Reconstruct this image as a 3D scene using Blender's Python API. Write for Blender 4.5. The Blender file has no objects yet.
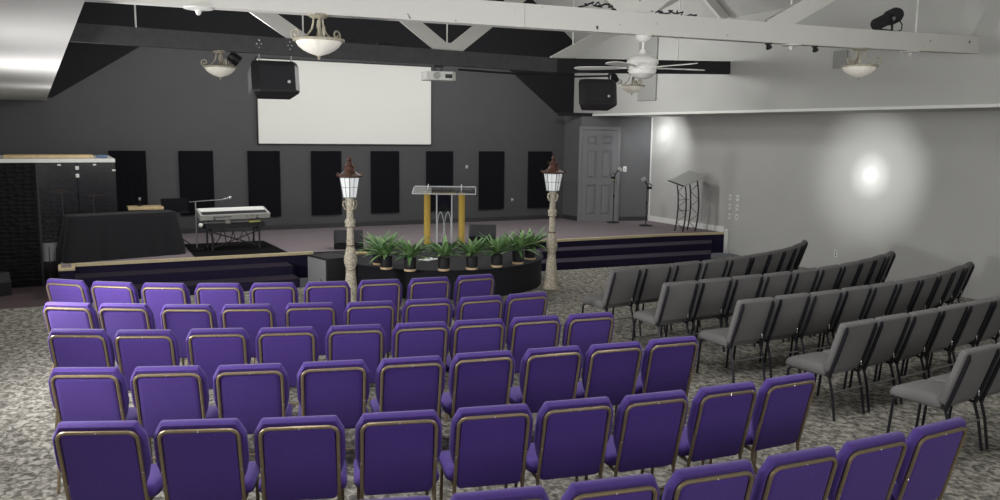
import bpy, bmesh, math, random
from mathutils import Vector, Matrix
random.seed(7)
PI = math.pi
SC = bpy.context.scene
COL = SC.collection

# ------------------------------------------------------------------ materials
def srgb(r, g, b):
    f = lambda c: (c / 255 / 12.92) if c / 255 <= .04045 else ((c / 255 + .055) / 1.055) ** 2.4
    return (f(r), f(g), f(b), 1)

def mat(name, col, rough=.6, metal=0, noise=0, scale=40, bump=0, bscale=200, spec=.5, emit=None, trans=0, ior=1.45, alpha=1, coat=0, sheen=0):
    m = bpy.data.materials.new(name); m.use_nodes = True
    nt = m.node_tree; b = nt.nodes['Principled BSDF']
    b.inputs['Base Color'].default_value = col
    b.inputs['Roughness'].default_value = rough
    b.inputs['Metallic'].default_value = metal
    b.inputs['Specular IOR Level'].default_value = spec
    b.inputs['Transmission Weight'].default_value = trans
    b.inputs['IOR'].default_value = ior
    b.inputs['Coat Weight'].default_value = coat
    b.inputs['Sheen Weight'].default_value = sheen
    b.inputs['Alpha'].default_value = alpha
    if emit:
        b.inputs['Emission Color'].default_value = emit[0]
        b.inputs['Emission Strength'].default_value = emit[1]
    tc = nt.nodes.new('ShaderNodeTexCoord')
    if noise:
        n = nt.nodes.new('ShaderNodeTexNoise'); n.inputs['Scale'].default_value = scale; n.inputs['Detail'].default_value = 5
        nt.links.new(tc.outputs['Object'], n.inputs['Vector'])
        r = nt.nodes.new('ShaderNodeValToRGB')
        r.color_ramp.elements[0].position = .3; r.color_ramp.elements[1].position = .7
        r.color_ramp.elements[0].color = tuple(c * (1 - noise) for c in col[:3]) + (1,)
        r.color_ramp.elements[1].color = tuple(min(1, c * (1 + noise)) for c in col[:3]) + (1,)
        nt.links.new(n.outputs['Fac'], r.inputs['Fac']); nt.links.new(r.outputs['Color'], b.inputs['Base Color'])
    if bump:
        n2 = nt.nodes.new('ShaderNodeTexNoise'); n2.inputs['Scale'].default_value = bscale; n2.inputs['Detail'].default_value = 3
        nt.links.new(tc.outputs['Object'], n2.inputs['Vector'])
        bp = nt.nodes.new('ShaderNodeBump'); bp.inputs['Strength'].default_value = bump; bp.inputs['Distance'].default_value = .01
        nt.links.new(n2.outputs['Fac'], bp.inputs['Height']); nt.links.new(bp.outputs['Normal'], b.inputs['Normal'])
    return m

def carpet_mat():
    m = bpy.data.materials.new('patterned_carpet'); m.use_nodes = True
    nt = m.node_tree; b = nt.nodes['Principled BSDF']; b.inputs['Roughness'].default_value = .95
    b.inputs['Specular IOR Level'].default_value = .1
    tc = nt.nodes.new('ShaderNodeTexCoord')
    mp = nt.nodes.new('ShaderNodeMapping'); mp.inputs['Rotation'].default_value = (0, 0, .5); mp.inputs['Scale'].default_value = (1.25, 1, 1)
    nt.links.new(tc.outputs['Object'], mp.inputs['Vector'])
    n = nt.nodes.new('ShaderNodeTexNoise'); n.inputs['Scale'].default_value = 15; n.inputs['Detail'].default_value = 3; n.inputs['Distortion'].default_value = .9
    nt.links.new(mp.outputs['Vector'], n.inputs['Vector'])
    r = nt.nodes.new('ShaderNodeValToRGB'); e = r.color_ramp.elements
    e[0].position = .34; e[0].color = srgb(92, 89, 82); e[1].position = .68; e[1].color = srgb(186, 181, 168)
    k = e.new(.46); k.color = srgb(124, 120, 110); k = e.new(.55); k.color = srgb(156, 151, 139)
    nt.links.new(n.outputs['Fac'], r.inputs['Fac'])
    n3 = nt.nodes.new('ShaderNodeTexNoise'); n3.inputs['Scale'].default_value = 160; n3.inputs['Detail'].default_value = 2
    nt.links.new(tc.outputs['Object'], n3.inputs['Vector'])
    mx = nt.nodes.new('ShaderNodeMix'); mx.data_type = 'RGBA'; mx.blend_type = 'OVERLAY'; mx.inputs['Factor'].default_value = .22
    nt.links.new(r.outputs['Color'], mx.inputs['A']); nt.links.new(n3.outputs['Color'], mx.inputs['B'])
    hs = nt.nodes.new('ShaderNodeHueSaturation'); hs.inputs['Saturation'].default_value = .75
    nt.links.new(mx.outputs['Result'], hs.inputs['Color'])
    nt.links.new(hs.outputs['Color'], b.inputs['Base Color'])
    bp = nt.nodes.new('ShaderNodeBump'); bp.inputs['Strength'].default_value = .5; bp.inputs['Distance'].default_value = .01
    nt.links.new(n3.outputs['Fac'], bp.inputs['Height']); nt.links.new(bp.outputs['Normal'], b.inputs['Normal'])
    return m

def old_white_mat():
    m = mat('white_painted_timber', srgb(212, 211, 205), .55, bump=.15, bscale=25)
    nt = m.node_tree; b = nt.nodes['Principled BSDF']; tc = nt.nodes['Texture Coordinate']
    n = nt.nodes.new('ShaderNodeTexNoise'); n.inputs['Scale'].default_value = 9; n.inputs['Detail'].default_value = 6
    nt.links.new(tc.outputs['Object'], n.inputs['Vector'])
    r = nt.nodes.new('ShaderNodeValToRGB'); e = r.color_ramp.elements
    e[0].position = .265; e[0].color = srgb(70, 66, 60); e[1].position = .29; e[1].color = srgb(212, 211, 205)
    nt.links.new(n.outputs['Fac'], r.inputs['Fac']); nt.links.new(r.outputs['Color'], b.inputs['Base Color'])
    return m

def foam_mat(name, col, freq):
    m = mat(name, col, .95, spec=.15)
    nt = m.node_tree; b = nt.nodes['Principled BSDF']; tc = nt.nodes['Texture Coordinate']
    w = nt.nodes.new('ShaderNodeTexWave'); w.inputs['Scale'].default_value = freq; w.bands_direction = 'X'
    nt.links.new(tc.outputs['Object'], w.inputs['Vector'])
    bp = nt.nodes.new('ShaderNodeBump'); bp.inputs['Strength'].default_value = .8; bp.inputs['Distance'].default_value = .02
    nt.links.new(w.outputs['Fac'], bp.inputs['Height']); nt.links.new(bp.outputs['Normal'], b.inputs['Normal'])
    return m

def egg_foam_mat():
    m = mat('convoluted_foam', srgb(26, 25, 28), .9, spec=.25)
    nt = m.node_tree; b = nt.nodes['Principled BSDF']; tc = nt.nodes['Texture Coordinate']
    mp = nt.nodes.new('ShaderNodeMapping'); mp.inputs['Scale'].default_value = (9, 9, 16)
    nt.links.new(tc.outputs['Object'], mp.inputs['Vector'])
    w = nt.nodes.new('ShaderNodeTexVoronoi'); w.inputs['Scale'].default_value = 1; w.inputs['Randomness'].default_value = .45
    nt.links.new(mp.outputs['Vector'], w.inputs['Vector'])
    bp = nt.nodes.new('ShaderNodeBump'); bp.inputs['Strength'].default_value = 1; bp.inputs['Distance'].default_value = .05
    nt.links.new(w.outputs['Distance'], bp.inputs['Height']); nt.links.new(bp.outputs['Normal'], b.inputs['Normal'])
    return m

def glass_mat(name, tint, gloss=.12, rough=.03):
    m = bpy.data.materials.new(name); m.use_nodes = True; nt = m.node_tree
    nt.nodes.remove(nt.nodes['Principled BSDF'])
    t = nt.nodes.new('ShaderNodeBsdfTransparent'); t.inputs['Color'].default_value = tint
    g = nt.nodes.new('ShaderNodeBsdfGlossy'); g.inputs['Roughness'].default_value = rough
    lw = nt.nodes.new('ShaderNodeLayerWeight'); lw.inputs['Blend'].default_value = .25
    mth = nt.nodes.new('ShaderNodeMath'); mth.operation = 'MULTIPLY_ADD'; mth.inputs[1].default_value = .6; mth.inputs[2].default_value = gloss
    nt.links.new(lw.outputs['Fresnel'], mth.inputs[0])
    x = nt.nodes.new('ShaderNodeMixShader')
    nt.links.new(mth.outputs[0], x.inputs['Fac']); nt.links.new(t.outputs[0], x.inputs[1]); nt.links.new(g.outputs[0], x.inputs[2])
    nt.links.new(x.outputs[0], nt.nodes['Material Output'].inputs['Surface'])
    return m

M = dict(
    carpet=carpet_mat(),
    stagecarpet=mat('stage_carpet', srgb(140, 130, 134), .95, noise=.18, scale=60, bump=.4, bscale=300, spec=.1),
    navycarpet=mat('navy_step_carpet', srgb(42, 37, 60), .95, noise=.2, scale=80, spec=.1),
    treadcarpet=mat('step_tread_carpet', srgb(72, 66, 78), .95, noise=.2, scale=80, spec=.1),
    shadedtread=mat('shaded_tread_carpet', srgb(52, 46, 56), .95, noise=.2, scale=80, spec=.1),  # left step treads, their shade put into a darker colour
    maroon=mat('aubergine_carpet', srgb(88, 76, 78), .95, noise=.15, scale=50, spec=.1),
    nosing=mat('pale_wood_nosing', srgb(214, 198, 160), .5, noise=.12, scale=30),
    charcoal=mat('charcoal_wall_paint', srgb(76, 76, 78), .6, noise=.03, scale=3, bump=.05, bscale=120),
    black=mat('gable_shade_and_ledge_black', srgb(14, 15, 20), .8, noise=.1, scale=4),  # upper wall's cast shade as flat black; door ledge shares it
    lightwall=mat('light_grey_wall_paint', srgb(184, 184, 180), .75, noise=.015, scale=2, bump=.04, bscale=150),
    greywall=mat('mid_grey_wall_paint', srgb(184, 184, 181), .42, noise=.02, scale=2, bump=.04, bscale=150),
    midpanel=mat('grey_panel_fabric', srgb(152, 152, 150), .85),
    doorgrey=mat('grey_door_paint', srgb(122, 123, 126), .5),
    doorwall=mat('dark_grey_wall_paint', srgb(98, 99, 101), .6, noise=.03, scale=3),
    soffit=mat('white_soffit_paint', srgb(204, 203, 199), .6, noise=.015, scale=3),
    trim=mat('white_trim_paint', srgb(228, 228, 224), .45),
    darkbase=mat('dark_baseboard_paint', srgb(58, 58, 60), .5),
    timber=old_white_mat(),
    blackbeam=mat('charcoal_beam_paint', srgb(74, 74, 76), .6, noise=.12, scale=10, bump=.15, bscale=30),
    foam=foam_mat('ribbed_black_foam', srgb(27, 27, 33), 14),
    eggfoam=egg_foam_mat(),
    purple=mat('purple_upholstery', srgb(76, 51, 133), .8, noise=.07, scale=60, bump=.15, bscale=500, sheen=.15),
    grey=mat('grey_upholstery', srgb(116, 115, 115), .85, noise=.06, scale=70, bump=.15, bscale=500),
    bronze=mat('antique_bronze_tube', srgb(150, 134, 108), .42, metal=.55, noise=.12, scale=60),
    blacktube=mat('black_tube', srgb(30, 29, 36), .35, spec=.5),
    steel=mat('steel', srgb(170, 170, 172), .3, metal=.9),
    rivet=mat('bright_rivet', srgb(225, 225, 225), .25, metal=.8),
    screen=mat('projection_screen_fabric', srgb(226, 226, 220), .8, emit=(srgb(232, 232, 226), .06)),
    blackplastic=mat('black_plastic', srgb(32, 32, 35), .5),
    grille=mat('speaker_grille', srgb(40, 41, 45), .7, bump=.4, bscale=700),
    greygrille=mat('grey_speaker_grille', srgb(138, 138, 141), .6, bump=.3, bscale=700),
    logo=mat('silver_badge', srgb(215, 215, 215), .3),
    cloth=mat('black_cloth', srgb(22, 22, 27), .9, noise=.1, scale=20, sheen=.05),
    skirt=mat('navy_black_skirt', srgb(20, 20, 28), .9, noise=.08, scale=20, sheen=.05),
    stone=mat('mottled_cast_stone', srgb(190, 182, 164), .85, noise=.5, scale=42, bump=.5, bscale=60),
    rust=mat('rust_brown_metal', srgb(92, 60, 50), .55, metal=.2, noise=.45, scale=45),
    lampglass=mat('white_lamp_glass', srgb(236, 238, 236), .4, emit=((.9, .95, 1, 1), .2)),
    leadbar=mat('grey_came', srgb(120, 122, 122), .5),
    gold=mat('gold_fluted_column', srgb(205, 172, 78), .5, noise=.1, scale=60),
    acrylic=glass_mat('clear_acrylic', (.95, .96, .96, 1), .025),
    acryledge=mat('frosted_acrylic_edge', srgb(226, 230, 230), .3, alpha=.75),
    booth=glass_mat('smoky_acrylic', (.8, .8, .82, 1), .016, .2),
    leaf=mat('fern_green', srgb(140, 176, 116), .55, noise=.35, scale=7),
    leaf2=mat('deep_fern_green', srgb(104, 144, 90), .55, noise=.35, scale=7),
    pot=mat('black_ribbed_pot', srgb(40, 41, 43), .45),
    potwood=mat('pale_wood_saucer', srgb(222, 194, 156), .6),
    soil=mat('potting_soil', srgb(48, 38, 30), .95),
    alabaster=mat('alabaster_glass', srgb(226, 222, 210), .35, noise=.06, scale=14, emit=((1, .95, .86, 1), .10)),
    pewter=mat('antique_cream_metal', srgb(172, 166, 148), .5, metal=.25, noise=.25, scale=50),
    fanwhite=mat('white_fan_enamel', srgb(224, 224, 218), .4),
    paper=mat('paper', srgb(240, 240, 236), .7),
    lightwood=mat('light_wood', srgb(206, 182, 140), .5, noise=.15, scale=18),
    silver=mat('silver_plastic', srgb(176, 176, 172), .4),
    lens=mat('lens_glass', srgb(30, 34, 44), .08),
    bluecloth=mat('blue_cloth', srgb(96, 116, 146), .8),
    copper=mat('copper_cymbal', srgb(150, 120, 60), .35, metal=.8),
    knob=mat('brass_knob', srgb(206, 198, 170), .25, metal=.8),
    plate=mat('white_switch_plate', srgb(226, 226, 222), .4),
    darkslot=mat('dark_slot', srgb(46, 46, 48), .5),
    desktop=mat('brushed_silver_top', srgb(188, 188, 186), .35, metal=.3),
)

# ------------------------------------------------------------------ mesh builder
class MB:
    def __init__(s): s.bm = bmesh.new()
    def box(s, c, d, rot=None, bev=0, seg=2):
        r = bmesh.ops.create_cube(s.bm, size=1)
        vs = r['verts']
        bmesh.ops.scale(s.bm, vec=d, verts=vs)
        if bev:
            es = list({e for v in vs for e in v.link_edges})
            rr = bmesh.ops.bevel(s.bm, geom=es, offset=bev, segments=seg, affect='EDGES', profile=.5)
            vs = list({v for f in rr['faces'] for v in f.verts} | {v for v in vs if v.is_valid})
        T = Matrix.Translation(c)
        if rot is not None: T = T @ rot.to_4x4()
        bmesh.ops.transform(s.bm, matrix=T, verts=vs)
        return s
    def loops(s, L, cap0=True, cap1=True, closed=True):
        R = [[s.bm.verts.new(p) for p in l] for l in L]
        n = len(R[0])
        for a, b in zip(R, R[1:]):
            for i in range(n if closed else n - 1):
                j = (i + 1) % n
                try: s.bm.faces.new((a[i], a[j], b[j], b[i]))
                except ValueError: pass
        if cap0: s.bm.faces.new(R[0][::-1])
        if cap1: s.bm.faces.new(R[-1])
        return s
    def tube(s, pts, r, n=8, closed=False):
        P = [Vector(p) for p in pts]; m = len(P)
        L = []; prev = None
        for i, p in enumerate(P):
            if closed: d = P[(i + 1) % m] - P[i - 1]
            else: d = P[min(i + 1, m - 1)] - P[max(i - 1, 0)]
            d.normalize()
            if prev is None:
                a = Vector((0, 0, 1)) if abs(d.z) < .9 else Vector((1, 0, 0))
                x = d.cross(a).normalized()
            else:
                x = (prev - d * prev.dot(d)).normalized()
            prev = x; y = d.cross(x)
            rr = r[i] if isinstance(r, (list, tuple)) else r
            L.append([p + (x * math.cos(2 * PI * k / n) + y * math.sin(2 * PI * k / n)) * rr for k in range(n)])
        if closed:
            L.append(L[0]); R = [[s.bm.verts.new(q) for q in l] for l in L[:-1]]; R.append(R[0])
            for a, b in zip(R, R[1:]):
                for i in range(n): s.bm.faces.new((a[i], a[(i + 1) % n], b[(i + 1) % n], b[i]))
            return s
        return s.loops(L)
    def lathe(s, prof, n=24, T=None, start=0, lobes=0, lobe=0):
        T = T or Matrix()
        L = []
        for r, z in prof:
            L.append([T @ Vector((max(r, 1e-4) * (1 + lobe * math.cos(lobes * (2 * PI * k / n))) * math.cos(start + 2 * PI * k / n),
                                  max(r, 1e-4) * (1 + lobe * math.cos(lobes * (2 * PI * k / n))) * math.sin(start + 2 * PI * k / n), z)) for k in range(n)])
        return s.loops(L)
    def prism(s, poly, z0, z1, T=None):
        T = T or Matrix()
        return s.loops([[T @ Vector((x, y, z0)) for x, y in poly], [T @ Vector((x, y, z1)) for x, y in poly]])
    def face(s, pts):
        s.bm.faces.new([s.bm.verts.new(p) for p in pts]); return s
    def build(s, name, m, parent=None, smooth=38, loc=None, rot=None):
        bmesh.ops.recalc_face_normals(s.bm, faces=s.bm.faces)
        me = bpy.data.meshes.new(name); s.bm.to_mesh(me); s.bm.free()
        me.materials.append(m)
        if smooth:
            for p in me.polygons: p.use_smooth = True
            me.set_sharp_from_angle(angle=math.radians(smooth))
        o = bpy.data.objects.new(name, me); COL.objects.link(o)
        if parent: o.parent = parent
        if loc: o.location = loc
        if rot: o.rotation_euler = rot
        return o

def rounded(poly, r, n=4):
    """round the corners of a polygon"""
    P = [Vector(p) for p in poly]; out = []; m = len(P)
    for i in range(m):
        a, b, c = P[i - 1], P[i], P[(i + 1) % m]
        u = (a - b); v = (c - b); rr = min(r, u.length * .45, v.length * .45)
        p0 = b + u.normalized() * rr; p1 = b + v.normalized() * rr
        for k in range(n + 1):
            f = k / n; out.append(tuple(p0 * (1 - f) ** 2 + b * 2 * f * (1 - f) + p1 * f * f))
    return out

def tag(o, label, cat, group=None):
    o['label'] = label; o['category'] = cat
    if group: o['group'] = group
    return o
def thing(name, label, cat, loc=(0, 0, 0), rz=0, group=None):
    o = bpy.data.objects.new(name, None); COL.objects.link(o); o.empty_display_size = .1
    o.location = loc; o.rotation_euler = (0, 0, rz)
    return tag(o, label, cat, group)
def struct(o): o['kind'] = 'structure'; return o
def dup(root, loc, rz, label, group=None):
    r = root.copy(); COL.objects.link(r); r.location = loc; r.rotation_euler = (0, 0, rz); r['label'] = label
    if group: r['group'] = group
    for ch in list(root.children):
        c = ch.copy(); COL.objects.link(c); c.parent = r
        for g in list(ch.children):
            d = g.copy(); COL.objects.link(d); d.parent = c
    return r
def RX(a): return Matrix.Rotation(a, 3, 'X')
def RY(a): return Matrix.Rotation(a, 3, 'Y')
def RZ(a): return Matrix.Rotation(a, 3, 'Z')
ORD = 'first second third fourth fifth sixth seventh eighth ninth tenth eleventh'.split()

# ------------------------------------------------------------------ room (x across the hall, y towards the stage)
XL, XR = -1.13, 12.53          # outer aisle walls
XUL, XUR = .16, 11.1           # upper (nave) walls above the aisles
YB, YF = 17.6, -5.0            # stage wall, wall behind the viewer
ZS, ZSL = 2.89, 3.0            # aisle ceilings
ZE, SL = 4.62, .77             # eaves of the vaulted ceiling and its slope
ST = .43                       # stage height
XC = (XUL + XUR) / 2
ZR = ZE + SL * (XC - XUL)

struct(MB().box(((XL + XR) / 2, 4.1, -.05), (XR - XL, 18.2, .1)).build('floor', M['carpet'], smooth=0))
struct(MB().box((-.6, 15.4, -.05), (1.06, 4.4, .1)).build('floor_booth_side', M['maroon'], smooth=0))
# back wall: charcoal field below; cast shade above painted as a black gable
FL = [(XL, 0), (XR, 0), (XR, 2.9), (10.62, 2.95), (9.3, 3.93), (9.0, 4.15), (1.72, 4.15), (1.4, 3.95), (-.05, 3.0), (XL, 3.0)]
TW = Matrix(((1, 0, 0, 0), (0, 0, 1, YB), (0, 1, 0, 0), (0, 0, 0, 1)))
struct(MB().prism(FL, 0, .15, TW).build('wall_back', M['charcoal'], smooth=0))
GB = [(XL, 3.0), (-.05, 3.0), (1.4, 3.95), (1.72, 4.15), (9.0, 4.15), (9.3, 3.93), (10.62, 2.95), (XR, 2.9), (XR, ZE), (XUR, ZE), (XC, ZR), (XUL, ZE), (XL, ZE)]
struct(MB().prism(GB, 0, .15, TW).build('wall_back_shaded_gable', M['black'], smooth=0))
# lower right wall with its box corner by the door
struct(MB().box((XR + .075, (YF + YB) / 2, 1.5), (.15, YB - YF, 3.0)).build('wall_right', M['greywall'], smooth=0))
struct(MB().box((XL - .075, (YF + YB) / 2, 1.5), (.15, YB - YF, 3.0)).build('wall_left', M['lightwall'], smooth=0))
struct(MB().box(((XL + XR) / 2, YF - .075, 5), (XR - XL, .15, 10)).build('wall_front', M['lightwall'], smooth=0))
struct(MB().box((XUR + .05, (YF + YB) / 2, (ZS + .02 + ZE) / 2), (.1, YB - YF, ZE - ZS - .02)).build('wall_right_upper', M['lightwall'], smooth=0))
struct(MB().loops([[(XUR, YF, ZS), (XR, YF, ZS), (XR, YF, ZS + .02), (XUR, YF, ZS + .02)], [(XUR, YB, ZS), (XR, YB, ZS), (XR, YB, ZS + .02), (XUR, YB, ZS + .02)]]).build('ceiling_right_aisle', M['lightwall'], smooth=0))
struct(MB().box((XUR - .012, (YF + YB) / 2, ZS + .02), (.024, YB - YF, .05), bev=.008).build('trim_right_ledge', M['trim'], smooth=0))
# left aisle ceiling: its edge runs slightly out of square
sx = lambda y: .215 - .0195 * y
struct(MB().loops([[(XL, YF, ZSL), (sx(YF), YF, ZSL), (sx(YF), YF, ZSL + .06), (XL, YF, ZSL + .06)], [(XL, YB, ZSL), (sx(YB), YB, ZSL), (sx(YB), YB, ZSL + .06), (XL, YB, ZSL + .06)]]).build('ceiling_left_aisle', M['soffit'], smooth=0))
# cove moulding where that ceiling meets the stage wall
cv = [(YB, ZSL), (YB, ZSL - .05), (YB - .06, ZSL - .055), (YB - .2, ZSL - .03), (YB - .6, ZSL - .012), (YB - 1.0, ZSL)]
struct(MB().loops([[(XL, y, z) for y, z in cv], [(sx(YB) , y, z) for y, z in cv]]).build('trim_left_cove', M['soffit']))
struct(MB().loops([[(sx(YF) - .1, YF, ZSL + .06), (sx(YF), YF, ZSL + .06), (sx(YF), YF, ZE), (sx(YF) - .1, YF, ZE)], [(sx(YB) - .1, YB, ZSL + .06), (sx(YB), YB, ZSL + .06), (sx(YB), YB, ZE), (sx(YB) - .1, YB, ZE)]]).build('wall_left_upper', M['lightwall'], smooth=0))
def slope(x0, z0, x1, z1, name, m, y0=YF, y1=YB):
    struct(MB().loops([[(x0, y0, z0), (x1, y0, z1), (x1, y0, z1 + .1), (x0, y0, z0 + .1)], [(x0, y1, z0), (x1, y1, z1), (x1, y1, z1 + .1), (x0, y1, z0 + .1)]]).build(name, m, smooth=0))
slope(XUR + .1, ZE - .077, XC, ZR, 'ceiling_right_slope', M['lightwall'])
slope(XUL - .3, ZE - .23, XC, ZR, 'ceiling_left_slope', M['lightwall'])

# door corner: a short return and a slightly angled wall
DA = Vector((10.85, 16.85)); DB = Vector((12.53, 16.40)); dd = (DB - DA).normalized(); dn = Vector((dd.y, -dd.x))  # dn faces the hall
dang = math.atan2(dd.y, dd.x)
struct(MB().prism([tuple(DA), tuple(DB), (12.53, 17.6), (10.85, 17.6)], 0, ZS).build('wall_door', M['doorwall'], smooth=0))
def dpt(s, off, z): p = DA + dd * s + dn * off; return Vector((p.x, p.y, z))
struct(MB().box(dpt(.45, -.02, ZS + .03), (2.0, .12, .07), RZ(dang)).build('trim_door_ledge', M['black'], smooth=0))

# door
dr = bpy.data.objects.new('door_1', None); COL.objects.link(dr); dr.location = dpt(.45, 0, ST); dr.rotation_euler = (0, 0, dang); dr['kind'] = 'structure'
dr['label'] = 'grey six panel door on the stage beside the pale wall'
W, Hd = .86, 2.13
mb = MB().box((0, -.008, Hd / 2), (W, .016, Hd))
ROWS = ((.14, .86), (1.0, 1.66), (1.79, 2.0))
for x, w in ((-W / 2 + .065, .13), (0, .12), (W / 2 - .065, .13)): mb.box((x, -.03, Hd / 2), (w, .028, Hd))
for z0, z1 in ((0, .14), (.86, 1.0), (1.66, 1.79), (2.0, Hd)):
    for sgn in (-1, 1): mb.box((sgn * .18, -.03, (z0 + z1) / 2), (.24, .028, z1 - z0))
for z0, z1 in ROWS:
    for sgn in (-1, 1): mb.loops([[(sgn * .18 + dx * a, y, (z0 + z1) / 2 + dz * b) for dx, dz in ((-1, -1), (1, -1), (1, 1), (-1, 1))] for y, a, b in ((-.015, .085, (z1 - z0) / 2 - .035), (-.036, .06, (z1 - z0) / 2 - .06))])
mb.build('door_leaf', M['doorgrey'], dr, smooth=0)
mb = MB()
for x in (-W / 2 - .04, W / 2 + .04): mb.box((x, -.03, Hd / 2 + .02), (.08, .06, Hd + .04), bev=.008)
mb.box((0, -.03, Hd + .05), (W + .16, .06, .08), bev=.008)
mb.build('door_frame', M['doorgrey'], dr, smooth=0)
kb = MB().lathe([(.0, -.005), (.03, -.005), (.03, .0), (.012, .004), (.012, .03), (.03, .038), (.034, .055), (.025, .07), (0, .074)], 16, Matrix.Rotation(PI / 2, 4, 'X')).build('door_knob', M['knob'], dr, loc=(.36, -.044, .96))
for z in (.25, 1.05, 1.85):
    MB().box((-W / 2 + .005, -.05, z), (.02, .016, .1), bev=.003, seg=1).build('hinge', M['steel'], dr)

# ------------------------------------------------------------------ stage
front = [(-.06, 14.13), (3.7, 14.08), (7.4, 13.98), (11.15, 13.9), (12.53, 13.72)]
struct(MB().prism(front + [(12.53, 17.6), (-.06, 17.6)], 0, ST - .01).build('stage', M['navycarpet'], smooth=0))
struct(MB().prism([(-.055, 14.15), (3.7, 14.1), (7.4, 14.0), (11.15, 13.92), (12.525, 13.74), (12.525, 17.59), (-.055, 17.59)], ST - .01, ST).build('stage_floor', M['stagecarpet'], smooth=0))
def strip(a, b, w, z0, z1, name, m):
    a = Vector(a); b = Vector(b); n = Vector((b - a).yx) .normalized(); n = Vector((n.x, -n.y))
    n = Vector(((b - a).y, -(b - a).x)).normalized()
    return struct(MB().prism([tuple(a + n * .012), tuple(b + n * .012), tuple(b - n * w), tuple(a - n * w)], z0, z1).build(name, m, smooth=0))
strip(front[0], (3.75, 14.08), .07, ST - .035, ST + .008, 'trim_1', M['nosing'])
strip((7.35, 13.98), front[3], .07, ST - .035, ST + .008, 'trim_2', M['nosing'])
strip(front[3], front[4], .07, ST - .035, ST + .008, 'trim_3', M['nosing'])
def one_step(x0, x1, ya, yb, z, d, name, sk=0, tm='treadcarpet'):
    s = bpy.data.objects.new(name, None); COL.objects.link(s); s['kind'] = 'structure'
    d2 = d - .5
    lo = 0
    MB().prism([(x0, ya - d), (x1 - sk * d, yb - d), (x1, yb - .002), (x0, ya - .002)], lo, z - .012).build('riser', M['navycarpet'], s, smooth=0)
    MB().prism([(x0, ya - d), (x1 - sk * d, yb - d), (x1, yb - .002), (x0, ya - .002)], z - .012, z).build('tread', M[tm], s, smooth=0)
one_step(.12, 3.3, 14.12, 14.08, .287, .42, 'stage_step', 0, 'shadedtread')
# lower treads stop at the face of the upper one
def low_step(x0, x1, ya, yb, name, sk=0, tm='treadcarpet'):
    s = bpy.data.objects.new(name, None); COL.objects.link(s); s['kind'] = 'structure'
    MB().prism([(x0, ya - .86), (x1 - sk * .86, yb - .86), (x1 - sk * .423, yb - .423), (x0, ya - .423)], 0, .131).build('riser', M['navycarpet'], s, smooth=0)
    MB().prism([(x0, ya - .86), (x1 - sk * .86, yb - .86), (x1 - sk * .423, yb - .423), (x0, ya - .423)], .131, .143).build('tread', M[tm], s, smooth=0)
low_step(.12, 3.3, 14.12, 14.08, 'stage_step', 0, 'shadedtread')
one_step(7.42, 12.2, 13.98, 13.76, .287, .42, 'stage_step', .9)
low_step(7.42, 12.2, 13.98, 13.76, 'stage_step', .9)
# cheek wall at the outer end of the steps, capped with wood
struct(MB().box((.02, 13.94, .2), (.18, .4, .4)).build('stage_cheek', M['navycarpet'], smooth=0))
struct(MB().box((.02, 13.94, .418), (.22, .44, .04), bev=.006).build('trim_4', M['nosing'], smooth=0))
struct(MB().box((.02, 13.94, .442), (.13, .33, .012)).build('trim_5', M['stagecarpet'], smooth=0))
# baseboards
struct(MB().box((XR - .012, 15.1, ST + .06), (.024, 2.7, .12), bev=.006).build('baseboard_right', M['trim'], smooth=0))
struct(MB().box((XR - .02, 13.66, .25), (.04, .11, .52), bev=.006).build('trim_6', M['trim'], smooth=0))
struct(MB().box((5.3, YB - .012, ST + .05), (10.9, .024, .1), bev=.005).build('baseboard_back', M['darkbase'], smooth=0))
struct(MB().box(dpt(1.35, .012, ST + .05), (.72, .024, .1), RZ(dang), bev=.005).build('baseboard_door', M['darkbase'], smooth=0))
struct(MB().box((10.838, 17.2, ST + .05), (.024, .72, .1), bev=.005).build('baseboard_return', M['darkbase'], smooth=0))
struct(MB().box((XR - .012, 16.37, 1.66), (.022, .022, 2.46)).build('trim_7', M['trim'], smooth=0))

# projection screen and acoustic panels on the stage wall
sc = thing('projection_screen', 'large blank white projection screen on the charcoal wall above the pulpit', 'projection screen', (5.48, YB, 2.2))
MB().box((0, -.035, .84), (3.765, .02, 1.68)).build('screen_fabric', M['screen'], sc, smooth=0)
mb = MB()
for x in (-1.887, 1.887): mb.box((x, -.035, .84), (.016, .05, 1.72))
for z in (-.008, 1.695): mb.box((0, -.035, z), (3.79, .05, .016))
mb.build('screen_border', M['blackplastic'], sc, smooth=0)
plab = ['black ribbed acoustic panel beside the drum booth, outermost of the eight',
        'black ribbed acoustic panel on the wall behind the music stand',
        'black ribbed acoustic panel behind the keyboard, under the screen corner',
        'black ribbed acoustic panel behind the lamp post nearer the keyboard',
        'black ribbed acoustic panel between the nearer-keyboard lamp post and the pulpit',
        'black ribbed acoustic panel directly behind the clear pulpit',
        'black ribbed acoustic panel between pulpit and the lamp post nearer the steps',
        'black ribbed acoustic panel behind the lamp post, closest to the grey door']
for i in range(8):
    x = (1.16, 2.39, 3.70, 4.99, 6.29, 7.58, 8.885, 10.175)[i]
    z0 = .71 if i > 1 else (.88 if i == 0 else .8)
    tag(MB().box((0, 0, 0), (.64, .05, 2.05 - z0), bev=.006).build('acoustic_panel', M['foam'], loc=(x, YB - .026, (2.05 + z0) / 2), smooth=0), plab[i], 'acoustic panel', 'acoustic panels on the stage wall')
tag(MB().box((0, 0, 0), (.04, .62, 1.35), bev=.006).build('fabric_panel', M['midpanel'], loc=(XUR - .021, 14.7, 3.86), smooth=0), 'tall grey fabric panel high on the light wall behind the ceiling fan', 'acoustic panel')
tag(MB().box((0, 0, 0), (.03, .27, .27), bev=.008).build('wall_grille_plate', M['midpanel'], loc=(XUR - .016, 9.72, 3.69), smooth=0), 'square grey plate on the light wall behind the bowl light near the spotlight', 'wall plate')

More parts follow.
